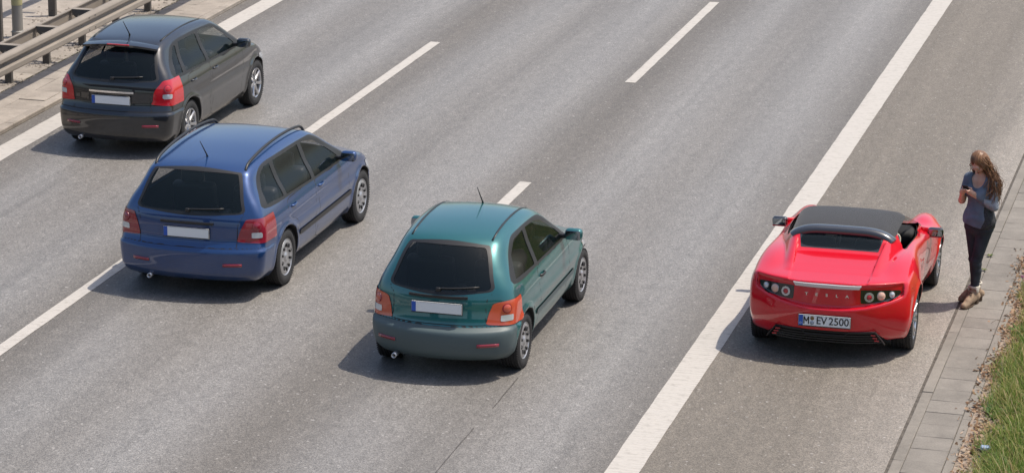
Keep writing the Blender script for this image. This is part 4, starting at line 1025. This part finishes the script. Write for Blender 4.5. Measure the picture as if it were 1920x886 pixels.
# shirt: solid shell over trunk and arms, scoop neck, three quarter sleeves
def shirt(P):
    fold = .0035 * np.sin(P[:, 2] * 60 + 14 * P[:, 0] + 5 * np.sin(P[:, 1] * 30)) * np.clip((1.2 - P[:, 2]) * 4, 0, 1)
    t_ = smin(torso(P), elli(P, PEL + [0, 0, .06], (.165, .118, .16)), .06) - .012 + fold
    nk = elli(P, NB + [0, .085, -.010], (.088, .12, .115)); t_ = smax(t_, -nk, .006); t_ = smax(t_, -(cone(P, NB, NB + [0, 0, .2], .074, .06)), .006)
    t_ = smax(t_, .885 - P[:, 2] + .02 * np.sin(P[:, 0] * 9 + 1), .006)
    return t_
def sleeve(s, e, w_, stop):
    def f(P):
        rip = .0014 * np.sin(P[:, 2] * 105 + P[:, 0] * 60)
        a = arm(P, s, e, w_) - .008 + rip; wv = np.array(w_) - np.array(e); L_ = np.linalg.norm(wv)
        lim = ((P - np.array(e)) @ wv) / L_ - stop
        upper = ((P - np.array(e)) @ (np.array(s) - np.array(e))) < 0
        return smax(a, np.where(upper, lim, np.minimum(lim, 0)), .004)
    return f
def sleeve_short(s, e, w_, frac):
    def f(P):
        u = np.array(e) - np.array(s); L_ = np.linalg.norm(u); return smax(cone(P, s, e, .050, .040) - .009, ((P - np.array(s)) @ u) / L_ - frac * L_, .004)
    return f
slL, slR = sleeve(SHL, ELL, WRL, .135), sleeve_short(SHR, ELR, WRR, .72)
V, F, N_ = nets(lambda P: smin(smin(shirt(P), slL(P), .03), slR(P), .03), (-.45, -.30, .84), (.32, .26, 1.52), .009)
sh = Shell(V, F, N_)
lace, sh = sh.cut(lambda V, N: np.maximum(np.maximum(np.maximum(V[:, 0] + .115, V[:, 2] - 1.13), np.maximum(V[:, 1] - .02 - .15 * (1.13 - V[:, 2]), -.11 - V[:, 1])), slL(V) * -1 + .012))
slv, sh = sh.cut(lambda V, N: np.maximum(slL(V) - .004, V[:, 0] + .175))
so_ = sh.obj("shirt", M_shirt, woman); slv.obj("sleeve", M_sleeve, so_); lace.obj("lace_panel", M_lace, so_)
# jeans
def jeans(P):
    wr = .0030 * np.sin(P[:, 2] * 85 + 20 * P[:, 0] + 12 * P[:, 1]) * (np.exp(-((P[:, 2] - .47) / .09) ** 2) + np.exp(-((P[:, 2] - .82) / .06) ** 2) * .6 + np.exp(-((P[:, 2] - .2) / .07) ** 2))
    f = smin(legs(P), elli(P, PEL + [0, 0, .0], (.158, .112, .13)), .035) - .009 + wr
    return smax(smax(f, P[:, 2] - .955, .01), .150 - P[:, 2], .01)
V, F, N_ = nets(jeans, (-.28, -.26, .10), (.18, .15, 1.0), .010)
Shell(V, F, N_).obj("jeans", M_jean, woman)
# ankle boots with heels and turned down cream lining
for an, toe, nm in ((ANL, (-.068, .182), 0), (ANR, (.115, -.025), 1)):
    an = np.array(an); d = np.array([toe[0] - an[0], toe[1] - an[1], 0]); d /= np.linalg.norm(d); sdv = np.array([d[1], -d[0], 0])
    hl = an - d * .055; tz = np.array([toe[0], toe[1], .034])
    def boot(P, an=an, d=d, sdv=sdv, hl=hl, tz=tz):
        f = cone(P, an + [0, 0, .0], an + [0, 0, .085], .050, .051)
        f = smin(f, cone(P, an + d * .030 + [0, 0, .010], (an[0] + d[0] * .125, an[1] + d[1] * .125, .066), .051, .040), .02)
        f = smin(f, cone(P, (hl[0], hl[1], .085), (an[0] + d[0] * .05, an[1] + d[1] * .05, .080), .043, .044), .02)
        f = smin(f, cone(P, (an[0] + d[0] * .05, an[1] + d[1] * .05, .070), tz, .038, .027), .03)
        f = smin(f, cone(P, tz - d * .05 + [0, 0, .0], tz, .034, .028), .02)
        u = (P - an) @ d; lowz = np.where(u < -.0, .055, np.clip(.055 - (u - 0) * .45, .014, .055))
        return smax(f, lowz - P[:, 2], .006)
    lo, hi = np.minimum(hl, tz) - .09, np.maximum(hl, tz) + .09
    V, F, N_ = nets(boot, (lo[0], lo[1], 0), (hi[0], hi[1], .26), .0065)
    sh = Shell(V, F, N_); cuff, sh = sh.cut(lambda V, N: .198 - V[:, 2] + .0 * np.clip((V - an) @ d, -.02, .2))
    bo = sh.obj("boot", M_boot, woman)
    def fl(P, an=an, d=d, sdv=sdv):
        a = np.abs(np.linalg.norm((P - an)[:, :2], axis=1) - .055) - .008; a = smax(a, np.abs(P[:, 2] - .205) - .014, .010)
        for s in (-1, 1): a = smin(a, elli(P, an + d * .022 + sdv * s * .050 + np.array([0, 0, .062]), (.014, .030, .034), np.array([sdv, d, [0, 0, 1]]).T), .012)
        return a
    V, F, N_ = nets(fl, (an[0] - .11, an[1] - .11, .10), (an[0] + .11, an[1] + .11, .24), .0065); Shell(V, F, N_).obj("boot_lining", M_fleece, bo)
    g = G(); R = np.array([sdv, d, [0, 0, 1]]).T
    V_, F_ = box((0, 0, 0), (.058, .056, .066), .012); V_[:, :2] *= (1 + (V_[:, 2:] * 2.0)); g.add(V_ @ R.T + [hl[0] + d[0] * .012, hl[1] + d[1] * .012, .033], F_)
    path = [an + d * .045 + [0, 0, -an[2] + .030], an + d * .10 + [0, 0, -an[2] + .012], tz + d * .0 + [0, 0, -tz[2] + .011], tz + d * .028 + [0, 0, -tz[2] + .014]]
    g.add(*sweep(path, [(-.040, -.010), (.040, -.010), (.044, .008), (-.044, .008)], scale=[.85, 1.05, .95, .5])); g.build("sole", M_sole, bo, sharp=.7)
    g = G()
    for k in range(4):
        c = an + d * (.079 + .017 * k) + np.array([0, 0, .036 - .020 * k - (an[2] - .115)]); g.add(*sweep([c - sdv * .026, c + d * .006 + [0, 0, .006], c + sdv * .026], circ(.0038, 6)))
    for s in (-1, 1): c = an + d * .082 + [0, 0, .036]; g.add(*sweep([c, c + sdv * s * .022 + d * .018 + [0, 0, .004], c + sdv * s * .034 + d * .022 + [0, 0, -.022], c + sdv * s * .012 + d * .024 + [0, 0, -.016]], circ(.003, 6)))
    g.build("lace", M_lace2, bo)
# hair: a fitted cap plus long wavy locks blown back over her left shoulder
g = G()
def cap(P):
    Q = (P - HC) @ HT; f = elli(Q, (0, -.020, .028), (.087, .101, .100)); f = smin(f, elli(Q, (-.004, -.060, -.040), (.078, .062, .10)), .04)
    f = smax(f, -elli(Q, (0, .108, -.045), (.070, .062, .105)), .012)
    pt = .004 * np.cos(Q[:, 0] * 260) * np.clip((Q[:, 2]) * 10, 0, 1); return f + pt * .6 - .010 * np.exp(-(Q[:, 0] / .03) ** 2) * -0.4
V, F, N_ = nets(cap, tuple(HC - .2), tuple(HC + .2), .0075); g.add(V, F.tolist())
R2 = np.random.default_rng(3)
for k in range(520):
    u = R2.uniform(-1, 1); az = R2.uniform(.35, 2.0 * pi - .35); el = R2.uniform(.15, 1.25)
    # root on the scalp, measured from the face direction
    dirv = np.array([math.sin(az) * math.cos(el), math.cos(az) * math.cos(el), math.sin(el)]); root = HC + HT @ (np.array([0, -.02, .028]) + dirv * np.array([.083, .097, .096]))
    left = R2.random() < .84
    sidept = HC + (np.array([-.102, -.042, -.070]) if left else np.array([.078, -.050, -.085])) + R2.normal(0, .020, 3)
    L_ = R2.uniform(.75, 1.1)
    if left: end = np.array([-.195, -.060, 1.195]) + R2.normal(0, 1, 3) * [.045, .052, .060]
    else: end = np.array([.030, -.115, 1.33]) + R2.normal(0, 1, 3) * [.03, .02, .03]
    m1 = sidept * .5 + root * .5 + dirv @ HT.T * .018; m2 = sidept * .45 + end * .55 + np.array([-.034 if left else .012, -.012, .020]) + R2.normal(0, .020, 3)
    pts = catmull([root, m1, sidept, m2, sidept + (end - sidept) * L_], 5, False)
    t_ = np.linspace(0, 1, len(pts)); ph = R2.uniform(0, 6.28); amp = .013 * np.clip(t_ - .30, 0, 1) * 1.6
    pts = pts + np.stack([amp * np.sin(t_ * 17 + ph), amp * np.cos(t_ * 15 + ph), 0 * t_], 1)
    g.add(*sweep(pts, circ(.0078, 5, .0046), up=(.3, 1, .2), cap=False, scale=np.clip(np.minimum(t_ * 5 + .05, 1.2 - t_), .08, 1) * R2.uniform(.55, 1.2)))
for k in range(26):                                  # a few flyaway strands
    s0 = HC + np.array([-.08, -.06, R2.uniform(-.06, .06)]); e0 = s0 + np.array([-R2.uniform(.06, .15), -R2.uniform(.02, .1), -R2.uniform(.05, .32)])
    pts = catmull([s0, (s0 + e0) / 2 + R2.normal(0, .025, 3) + [0, 0, .02], e0, e0 + R2.normal(0, .03, 3)], 5, False); g.add(*sweep(pts, circ(.0014, 4), up=(.2, 1, .1), scale=np.linspace(1, .3, len(pts))))
g.build("hair", M_hair, woman)
g = G(); g.add(*sweep([(-.11 + .04 * math.cos(a) * .55, .10 + .02 * math.sin(a), 1.225 + .028 * math.sin(a)) for a in np.linspace(0, 2 * pi, 14, endpoint=False)], circ(.002, 5), closed_path=True))
# phone held in both hands: a thing of its own
phone = empty("phone", (0, 0, 0)); tag(phone, "dark smartphone held in the woman's hands", "phone")
Wm = Matrix.Translation((-3.272, 31.13, .008)) @ Matrix.Rotation(math.radians(151), 4, 'Z') @ Matrix.Translation(Vector(PH)) @ Matrix(PHR.tolist()).to_4x4()
phone.matrix_world = Wm
V_, F_ = box((0, 0, 0), (.066, .009, .132), .004); gg = G(); gg.add(V_, F_); gg.build("case", mat("phone case", (0.012, 0.012, 0.014), .3, coat=.5), phone, sharp=.6)
V_, F_ = box((0, -.0048, .002), (.060, .0012, .112), .0005); gg = G(); gg.add(V_, F_); gg.build("screen", mat("phone screen", (0.02, 0.022, 0.026), .08, coat=1.0), phone, smooth=False)
# ------------------------------------------------------------------ guardrails and pole on the median
M_zinc = mat("weathered galvanised steel", (0.235, 0.205, 0.172), .72, metal=.1, var=.14, vscale=5, stretch=(1, .3, 1), bump=.05, bscale=60)
M_zincshade = mat("shaded galvanised steel", (0.10, 0.092, 0.082), .7, metal=.2, var=.2, vscale=8)  # camera-side shade on posts and bracket webs put into the base colour
M_bolt = mat("bolt", (0.07, 0.065, 0.06), .5, metal=.6)
def wbeam(x, zc, y0, y1, sgn=1, step=4.0):
    """W section beam: lips and two bulges towards the traffic"""
    u = [(-.004, .140), (.026, .144), (.070, .118), (.081, .102), (.081, .056), (.070, .044), (.024, .034), (.020, .024), (.020, -.012), (.026, -.022), (.072, -.038), (.081, -.050), (.081, -.112), (.070, -.130), (.020, -.142), (-.004, -.138)]
    prof = np.array(u); V = []; F = []; n = len(prof); ys = np.arange(y0, y1 + .01, step); t = .004
    inner = prof - np.array([t, 0])
    for y in ys:
        for a in prof: V.append((x + sgn * a[0], y, zc + a[1]))
        for a in inner[::-1]: V.append((x + sgn * a[0], y, zc + a[1]))
    m = 2 * n
    for i in range(len(ys) - 1):
        for j in range(m):
            k = (j + 1) % m; q = (i * m + j, i * m + k, (i + 1) * m + k, (i + 1) * m + j); F.append(q if sgn < 0 else q[::-1])
    return V, F
def cpost(y, x, z1, d=.10, w_=.055, sgn=1, th=.006):
    """C section post, open to the back"""
    g = G(); z0 = .02
    for c, s in (((x, y - w_ / 2 + th / 2, (z0 + z1) / 2), (d, th, z1 - z0)), ((x + d / 2 - th / 2, y + th / 2, (z0 + z1) / 2), (th, w_ - th, z1 - z0)), ((x - d / 2 + th / 2, y + th / 2, (z0 + z1) / 2), (th, w_ - th, z1 - z0)),
                 ((x + d * .42 - d * .10, y + w_ / 2 + th / 2, (z0 + z1) / 2), (d * .36, th, z1 - z0))): g.add(*box(c, s))
    g.add(*box((x + .01, y - w_ / 2 - .004, z0 + .13), (.016, .008, .016), .003), 1)
    return g
rail = empty("guardrail", (-17.2, 40, .05)); tag(rail, "long galvanised guardrail with spacer brackets beside the left lane", "guardrail")
rail.location = (0, 0, 0)
V, F = wbeam(-16.99, 0.588, 12, 92)
gb = G(); gb.add(V, F)
for k in range(-16, 40):
    y = 39.1 + 1.292 * k
    for dz, dx in ((0, .014), ):
        for dy in (-.05, .05): gb.add(*box((-16.99 + dx, y + dy, 0.588 + dz), (.012, .030, .018), .004), 1)
    if k % 3 == 0:
        for dy in (-.11, .11):
            for dz in (-.088, .088): gb.add(*box((-16.99 + .084, y + .30 + dy, 0.588 + dz), (.010, .028, .014), .004), 1)
gb.build("beam", [M_zinc, M_bolt], rail, smooth=False)
bb = G(); bb.add(*sweep([(-17.66, y, .42) for y in np.arange(12, 92.1, 4)], [(-.02, -.13), (.02, -.13), (.02, -.115), (-.006, -.11), (-.006, .11), (.02, .115), (.02, .13), (-.02, .13)]))
for k in range(-16, 40):
    bb.add(*box((-17.645, 39.1 + 1.292 * k + .52, .42), (.03, .05, .035), .006), 1)
bb.build("back_beam", [M_zinc, M_bolt], rail, smooth=False)
post0 = br0 = None
for k in range(-8, 24):
    y = 39.1 + 1.292 * k
    if post0 is None:
        post0 = cpost(0, -17.42, .50).build("post", [M_zincshade, M_bolt], rail, smooth=False); p = post0
        g = G()      # spacer bracket: top flange in the lit colour, tapering web in the shaded one
        g.add(*box((-17.31, 0, .560), (.64, .11, .006)))
        V_ = [(-17.63, -.050, .557), (-16.99, -.050, .557), (-16.99, -.050, .50), (-17.30, -.050, .435), (-17.56, -.050, .435), (-17.60, -.050, .47)]
        V_ += [(a, b + .005, c) for a, b, c in V_]; n_ = 6
        g.add(V_, [tuple(range(n_)), tuple(range(n_, 2 * n_))[::-1]] + [(i + n_, (i + 1) % n_ + n_, (i + 1) % n_, i) for i in range(n_)], 1)
        g.add(*box((-17.62, 0, .51), (.006, .10, .09)), 1); br0 = g.build("bracket", [M_zinc, M_zincshade], rail, smooth=False); b = br0
    else:
        p = post0.copy(); COL.objects.link(p); p.parent = rail; b = br0.copy(); COL.objects.link(b); b.parent = rail
    p.location = (0, y - .20, 0); b.location = (0, y - .02, 0)
rail2 = empty("guardrail", (0, 0, 0)); tag(rail2, "second guardrail with tall posts behind the grey pole at the top left corner", "guardrail")
V, F = wbeam(-19.16, .63, 12, 92, -1); g = G(); g.add(V, F); g.build("beam", M_zinc, rail2, sharp=.7)
post0 = None
for k in range(-5, 14):
    y = 40.06 + 1.96 * k
    if post0 is None: post0 = cpost(0, -18.69, .80, d=.115, w_=.06).build("post", [M_zincshade, M_bolt], rail2, smooth=False); p = post0
    else: p = post0.copy(); COL.objects.link(p); p.parent = rail2
    p.location = (0, y, 0)
for k in range(-5, 14):
    g = G(); g.add(*box((-18.98, 40.27 + 1.96 * k + .02, .60), (.34, .08, .05), .006)); g.build("bracket", M_zincshade, rail2, smooth=False)
M_pole = mat("grey painted pole", (0.235, 0.225, 0.205), .5, metal=.15, var=.12, vscale=6, stretch=(1, 1, .2))
pole = empty("pole", (-18.55, 40.42, .05)); tag(pole, "round grey steel pole with a pale yellow band standing between the guardrails", "pole")
g = G(); g.add(*lathe([(0, .092), (.10, .092), (.115, .081), (3.0, .078), (6.2, .070), (6.2, .001)], 24, 'z')); g.build("shaft", M_pole, pole, sharp=.6)
g = G(); g.add(*lathe([(.50, .0815), (.50, .0835), (.86, .083), (.86, .081)], 24, 'z')); g.build("band", mat("faded yellow band", (0.36, 0.33, 0.17), .5, var=.15, vscale=9), pole, sharp=.6)
# dirt that gathers round the post feet
M_dirt = mat("grit", (0.19, 0.165, 0.14), .95, var=.5, vscale=60, bump=.6, bscale=60)
def debris(name, n, fx, fy, m, s0, s1, zb, flat=.5):
    V = []; F = []
    for i in range(n):
        x, y = fx(), fy(); s = rng.uniform(s0, s1); a = rng.uniform(0, 6.28); b = len(V)
        for j in range(5): t = a + j * 1.257; V.append((x + s * math.cos(t) * rng.uniform(.6, 1.2), y + s * math.sin(t) * rng.uniform(.6, 1.2), zb + s * .05))
        V.append((x + rng.normal(0, s * .2), y + rng.normal(0, s * .2), zb + s * flat))
        F += [(b + j, b + (j + 1) % 5, b + 5) for j in range(5)]
    return tag(mk(name, V, F, m, smooth=False), kind='stuff')
def near_posts():
    k = rng.integers(-4, 10); 
    return 38.9 + 1.292 * k + rng.normal(0, .22)
debris("gravel", 1700, lambda: -17.44 + rng.normal(0, .12), near_posts, M_dirt, .008, .035, .054)
debris("gravel", 900, lambda: -18.65 + rng.normal(0, .22), lambda: 40.1 + 1.96 * rng.integers(-2, 5) + rng.normal(0, .3), M_dirt, .008, .04, .05)
M_moss = mat("moss and dirt in the joint", (0.085, 0.085, 0.045), .95, var=.4, vscale=25, bump=.5)
debris("moss", 1500, lambda: -17.29 + rng.normal(0, .014), lambda: rng.uniform(26, 60), M_moss, .008, .022, .048, .35)
# ------------------------------------------------------------------ verge on the right: soil, dead leaves, long grass
M_verge = mat("dry sandy soil", (0.22, 0.17, 0.125), .95, col2=(0.34, 0.275, 0.22), vscale=9, bump=.7, bscale=45)
V = []; F = []; xs_ = np.concatenate([np.linspace(-2.79, -1.5, 14), [-.8, 0, 1.5, 4, 9, 30]]); ys_ = np.concatenate([[-150, -40, 5], np.arange(12, 62, .30), [75, 120, 300, 700]])
for y in ys_:
    for x in xs_:
        d = x + 2.79; h = .004 + .05 * min(1, d / .6) + .14 * max(0, min(d - .4, 6)) + (rng.normal(0, .008) if 0 < d < 2 else 0); V.append((x, y, h))
nx = len(xs_)
for j in range(len(ys_) - 1):
    for i in range(nx - 1): a = j * nx + i; F.append((a, a + 1, a + nx + 1, a + nx))
# the soil is bare by the kerb and matted with low green growth further in
Nn_, Ll_ = nodes(M_verge); bb_ = Nn_["Principled BSDF"]; old_ = bb_.inputs["Base Color"].links[0].from_socket
tc_ = Nn_.new("ShaderNodeTexCoord"); sx_ = Nn_.new("ShaderNodeSeparateXYZ"); Ll_.new(tc_.outputs["Object"], sx_.inputs[0])
nz_ = Nn_.new("ShaderNodeTexNoise"); setin(nz_, Scale=5.0, Detail=5.0); Ll_.new(tc_.outputs["Object"], nz_.inputs["Vector"])
ma_ = Nn_.new("ShaderNodeMath"); ma_.operation = 'MULTIPLY_ADD'; Ll_.new(nz_.outputs["Fac"], ma_.inputs[0]); ma_.inputs[1].default_value = .9; Ll_.new(sx_.outputs[0], ma_.inputs[2])
mr_ = Nn_.new("ShaderNodeMapRange"); Ll_.new(ma_.outputs[0], mr_.inputs[0]); mr_.inputs[1].default_value = -2.2; mr_.inputs[2].default_value = -1.7
mx_ = Nn_.new("ShaderNodeMix"); mx_.data_type = 'RGBA'; Ll_.new(mr_.outputs[0], mx_.inputs[0]); Ll_.new(old_, mx_.inputs[6]); mx_.inputs[7].default_value = (.075, .105, .028, 1); Ll_.new(mx_.outputs[2], bb_.inputs["Base Color"])
tag(mk("verge", V, F, M_verge), kind='structure')
def vz(x): d = np.asarray(x) + 2.79; return .004 + .05 * np.minimum(1, d / .6) + .14 * np.clip(d - .4, 0, 6)
def ramp_island(name, stops, rough=.6, trans=.0, spec=.3):
    m = bpy.data.materials.new(name); m.use_nodes = True; N, L = nodes(m); b = N["Principled BSDF"]; ge = N.new("ShaderNodeNewGeometry"); r = N.new("ShaderNodeValToRGB")
    while len(r.color_ramp.elements) < len(stops): r.color_ramp.elements.new(.5)
    for e, (p_, c) in zip(r.color_ramp.elements, stops): e.position = p_; e.color = tuple(c) + (1,)
    L.new(ge.outputs["Random Per Island"], r.inputs[0]); L.new(r.outputs[0], b.inputs["Base Color"]); setin(b, Roughness=rough, Specular_IOR_Level=spec)
    if trans:
        t = N.new("ShaderNodeBsdfTranslucent"); L.new(r.outputs[0], t.inputs[0]); mx = N.new("ShaderNodeMixShader"); mx.inputs[0].default_value = trans
        L.new(b.outputs[0], mx.inputs[1]); L.new(t.outputs[0], mx.inputs[2]); L.new(mx.outputs[0], N["Material Output"].inputs[0])
    return m
M_grass = ramp_island("grass blades", [(0, (.07, .140, .018)), (.32, (.12, .215, .028)), (.55, (.20, .275, .05)), (.74, (.33, .33, .10)), (.90, (.46, .37, .17)), (1, (.40, .28, .14))], .5, .45)
def blades(n, x, y, h, wd, lean, seg=4):
    a = rng.uniform(0, 2 * pi, n); dx, dy = np.cos(a), np.sin(a); px, py = -dy, dx; z0 = vz(x) - .01
    t = np.linspace(0, 1, seg + 1); V = np.zeros((n, seg + 1, 2, 3)); droop = rng.uniform(.2, 1.0, n)
    for i, tt in enumerate(t):
        r = lean * h * (tt ** 1.8); zz = h * (tt - .42 * droop * tt ** 3); w_ = wd * (1 - tt ** 1.6) * .5 + .0004
        for s, sg in ((0, -1), (1, 1)):
            V[:, i, s, 0] = x + dx * r + px * w_ * sg; V[:, i, s, 1] = y + dy * r + py * w_ * sg; V[:, i, s, 2] = z0 + zz
    base = np.arange(n)[:, None] * (seg + 1) * 2; F = []
    for i in range(seg): F.append(np.stack([base[:, 0] + 2 * i, base[:, 0] + 2 * i + 1, base[:, 0] + 2 * i + 3, base[:, 0] + 2 * i + 2], 1))
    return V.reshape(-1, 3), np.concatenate(F)
def edge_x(y): return -2.585 + .045 * np.sin(y * 1.7) + .03 * np.sin(y * 5.1 + 1) - .012 * np.clip(y - 26, 0, 8)
n1 = 46000; y = rng.uniform(21, 41, n1); e = rng.exponential(.38, n1); x = edge_x(y) + np.where(rng.random(n1) < .06, -.10 * rng.random(n1), e)
keep = (x < -1.3) & (np.sin(x * 9 + 2 * np.sin(y * 4)) * np.sin(y * 7 + x * 5) > -.75); x, y = x[keep], y[keep]; near = np.clip((x - edge_x(y)) / .25, .25, 1)
Va, Fa = blades(len(x), x, y, rng.uniform(.10, .30, len(x)) * (.45 + .55 * near), rng.uniform(.004, .0085, len(x)), rng.uniform(.2, .95, len(x)))
n2 = 70000; y2 = rng.uniform(12, 62, n2); x2 = rng.uniform(-2.6, 3.5, n2); k2 = ~((x2 < -1.5) & (y2 > 21) & (y2 < 41)) & (x2 > edge_x(y2)); x2, y2 = x2[k2], y2[k2]
Vb, Fb = blades(len(x2), x2, y2, rng.uniform(.15, .36, len(x2)), rng.uniform(.008, .016, len(x2)), rng.uniform(.2, .9, len(x2)), 3)
tag(mk("grass", np.concatenate([Va, Vb]), np.concatenate([Fa, Fb + len(Va)]), M_grass), kind='stuff')
# last year's dry stalks standing among the green
M_stalk = ramp_island("dry grass stalks", [(0, (.30, .22, .12)), (.5, (.46, .37, .22)), (1, (.36, .31, .14))], .7, .3)
n3 = 1000; y3 = rng.uniform(18, 46, n3); x3 = edge_x(y3) + rng.exponential(.40, n3) - .03
Vc, Fc = blades(n3, x3, y3, rng.uniform(.16, .38, n3), rng.uniform(.004, .008, n3), rng.uniform(.3, 1.1, n3))
tag(mk("dry_grass", Vc, Fc, M_stalk), kind='stuff')
# broad leaved weeds low in the grass edge
n4 = 1500; c4 = rng.integers(0, 60, n4); cy_ = rng.uniform(22, 42, 60); cx_ = edge_x(cy_) + rng.uniform(-.03, .30, 60)
Vd, Fd = blades(n4, cx_[c4] + rng.normal(0, .02, n4), cy_[c4] + rng.normal(0, .02, n4), rng.uniform(.05, .12, n4), rng.uniform(.016, .032, n4), rng.uniform(.8, 1.8, n4))
tag(mk("ground_weeds", Vd, Fd, ramp_island("broad weed leaves", [(0, (.05, .11, .02)), (.6, (.09, .17, .03)), (1, (.18, .20, .06))], .5, .3)), kind='stuff')
M_leaf = ramp_island("dead leaves", [(0, (.17, .095, .055)), (.3, (.28, .17, .10)), (.6, (.40, .28, .19)), (.85, (.22, .14, .085)), (1, (.52, .40, .30))], .75, .15, .2)
def leaves(n, x, y, zt):
    V = np.zeros((n, 8, 3)); a = rng.uniform(0, 2 * pi, n); L_ = rng.uniform(.011, .030, n); W_ = L_ * rng.uniform(.35, .7, n); c = rng.uniform(-.9, 1.4, n); tl = rng.normal(0, .45, n); rl = rng.normal(0, .6, n)
    pts = [(-1, 0, .3), (-.4, -.8, .25), (.35, -.75, .2), (1, 0, .35), (.35, .75, .2), (-.4, .8, .25), (-.35, 0, -.05), (.3, 0, -.05)]
    for i, (u, v, q) in enumerate(pts):
        lx = u * L_; ly = v * W_; lz = q * L_ * c + tl * lx + rl * ly
        V[:, i, 0] = x + lx * np.cos(a) - ly * np.sin(a); V[:, i, 1] = y + lx * np.sin(a) + ly * np.cos(a); V[:, i, 2] = vz(x) + zt + lz
    b = np.arange(n) * 8; T = [(0, 1, 6), (1, 2, 7), (1, 7, 6), (2, 3, 7), (3, 4, 7), (4, 5, 6), (4, 6, 7), (5, 0, 6)]
    return V.reshape(-1, 3), np.concatenate([np.stack([b + i, b + j, b + k], 1) for i, j, k in T])
nl = 8500; yl = rng.uniform(18, 52, nl); cl = .5 + .5 * np.sin(yl * 3.1 + 1.2 * np.sin(yl * 1.3)); keep = rng.random(nl) < .45 + .55 * cl; yl = yl[keep]
xl = edge_x(yl) - .105 + rng.normal(0, .070, len(yl)); xl = np.where(rng.random(len(yl)) < .008, xl - rng.random(len(yl)) * .3, xl); xl = np.maximum(xl, -3.3)
Vl, Fl = leaves(len(xl), xl, yl, np.where(xl < -2.79, .022, rng.uniform(.005, .045, len(xl))))
tag(mk("dead_leaves", Vl, Fl, M_leaf), kind='stuff')
V_, F_ = [], []; gt = G()
for k in range(150):
    y0 = rng.uniform(22, 42); x0 = edge_x(y0) - .08 + rng.normal(0, .06); a = rng.uniform(0, 6.28); l_ = rng.uniform(.06, .18); z0 = float(vz(x0)) + .02
    gt.add(*sweep([(x0, y0, z0), (x0 + l_ * .5 * math.cos(a), y0 + l_ * .5 * math.sin(a), z0 + rng.uniform(0, .025)), (x0 + l_ * math.cos(a + .3), y0 + l_ * math.sin(a + .3), z0)], circ(.0022, 4)))
tag(gt.build("twigs", mat("dry twigs", (0.14, 0.095, 0.06), .8)), kind='stuff')
# weeds rooted in the paving joints
M_weed = ramp_island("weed leaves", [(0, (.07, .13, .02)), (.6, (.14, .19, .04)), (1, (.22, .22, .07))], .5, .3)
for i, (x0, y0, lab, sc) in enumerate(((-3.253, 33.04, "small green weed in the paving joint right of the woman, the upper of two", .62), (-3.250, 32.45, "tiny green weed in the paving joint behind the woman's knees, the lower of two", .5))):
    V = []; F = []
    for k in range(26):
        a = rng.uniform(0, 6.28); l_ = rng.uniform(.04, .085) * sc; w_ = l_ * .16; b = len(V); dx, dy = math.cos(a), math.sin(a)
        for t, ww, z in ((0, .3, 0), (.35, 1, .45), (.7, .8, .6), (1, .05, .35)):
            for s in (-1, 1): V.append((x0 + dx * l_ * t - dy * w_ * ww * s, y0 + dy * l_ * t + dx * w_ * ww * s, .014 + l_ * z * rng.uniform(.6, 1)))
        F += [(b + 2 * j, b + 2 * j + 1, b + 2 * j + 3, b + 2 * j + 2) for j in range(3)]
    tag(mk("weed", V, F, M_weed), lab, "weed", group="weeds in the paving joints")
# crumpled pale blue wrapper in the grass
V_, F_ = box((0, 0, 0), (.085, .07, .035), .014); V_ = V_ * (1 + rng.normal(0, .10, V_.shape)) + rng.normal(0, .004, V_.shape)
wrp = mk("wrapper", V_ + [-2.545, 26.36, .10], F_, mat("pale blue foil wrapper", (0.42, 0.52, 0.66), .4, col2=(0.18, 0.26, 0.42), vscale=40), smooth=False)
tag(wrp, "crumpled pale blue wrapper lying in the grass edge at bottom right", "wrapper")
# pink clover heads at the leaf edge
M_clover = mat("clover pink", (0.42, 0.12, 0.28), .7)
for i, (x0, y0, lab) in enumerate(((-2.79, 33.0, "pink wildflower at the leaf edge, the taller one at the picture's right border"), (-2.80, 32.1, "small purple pink wildflower low among the dead leaves"))):
    fl = empty("wildflower", (x0, y0, .02)); tag(fl, lab, "flower", "pink wildflowers by the kerb")
    g = G(); g.add(*sweep([(0, 0, 0), (.008, .004, .05), (.004, 0, .085 - .03 * i)], circ(.002, 5))); g.build("stem", M_weed, fl)
    g = G()
    for k in range(34):
        d = rng.normal(0, 1, 3); d /= np.linalg.norm(d); g.add(*box(np.array([.004, 0, .09 - .03 * i]) + d * .013, (.008, .005, .006)))
    g.build("blossom", M_clover, fl, smooth=False)
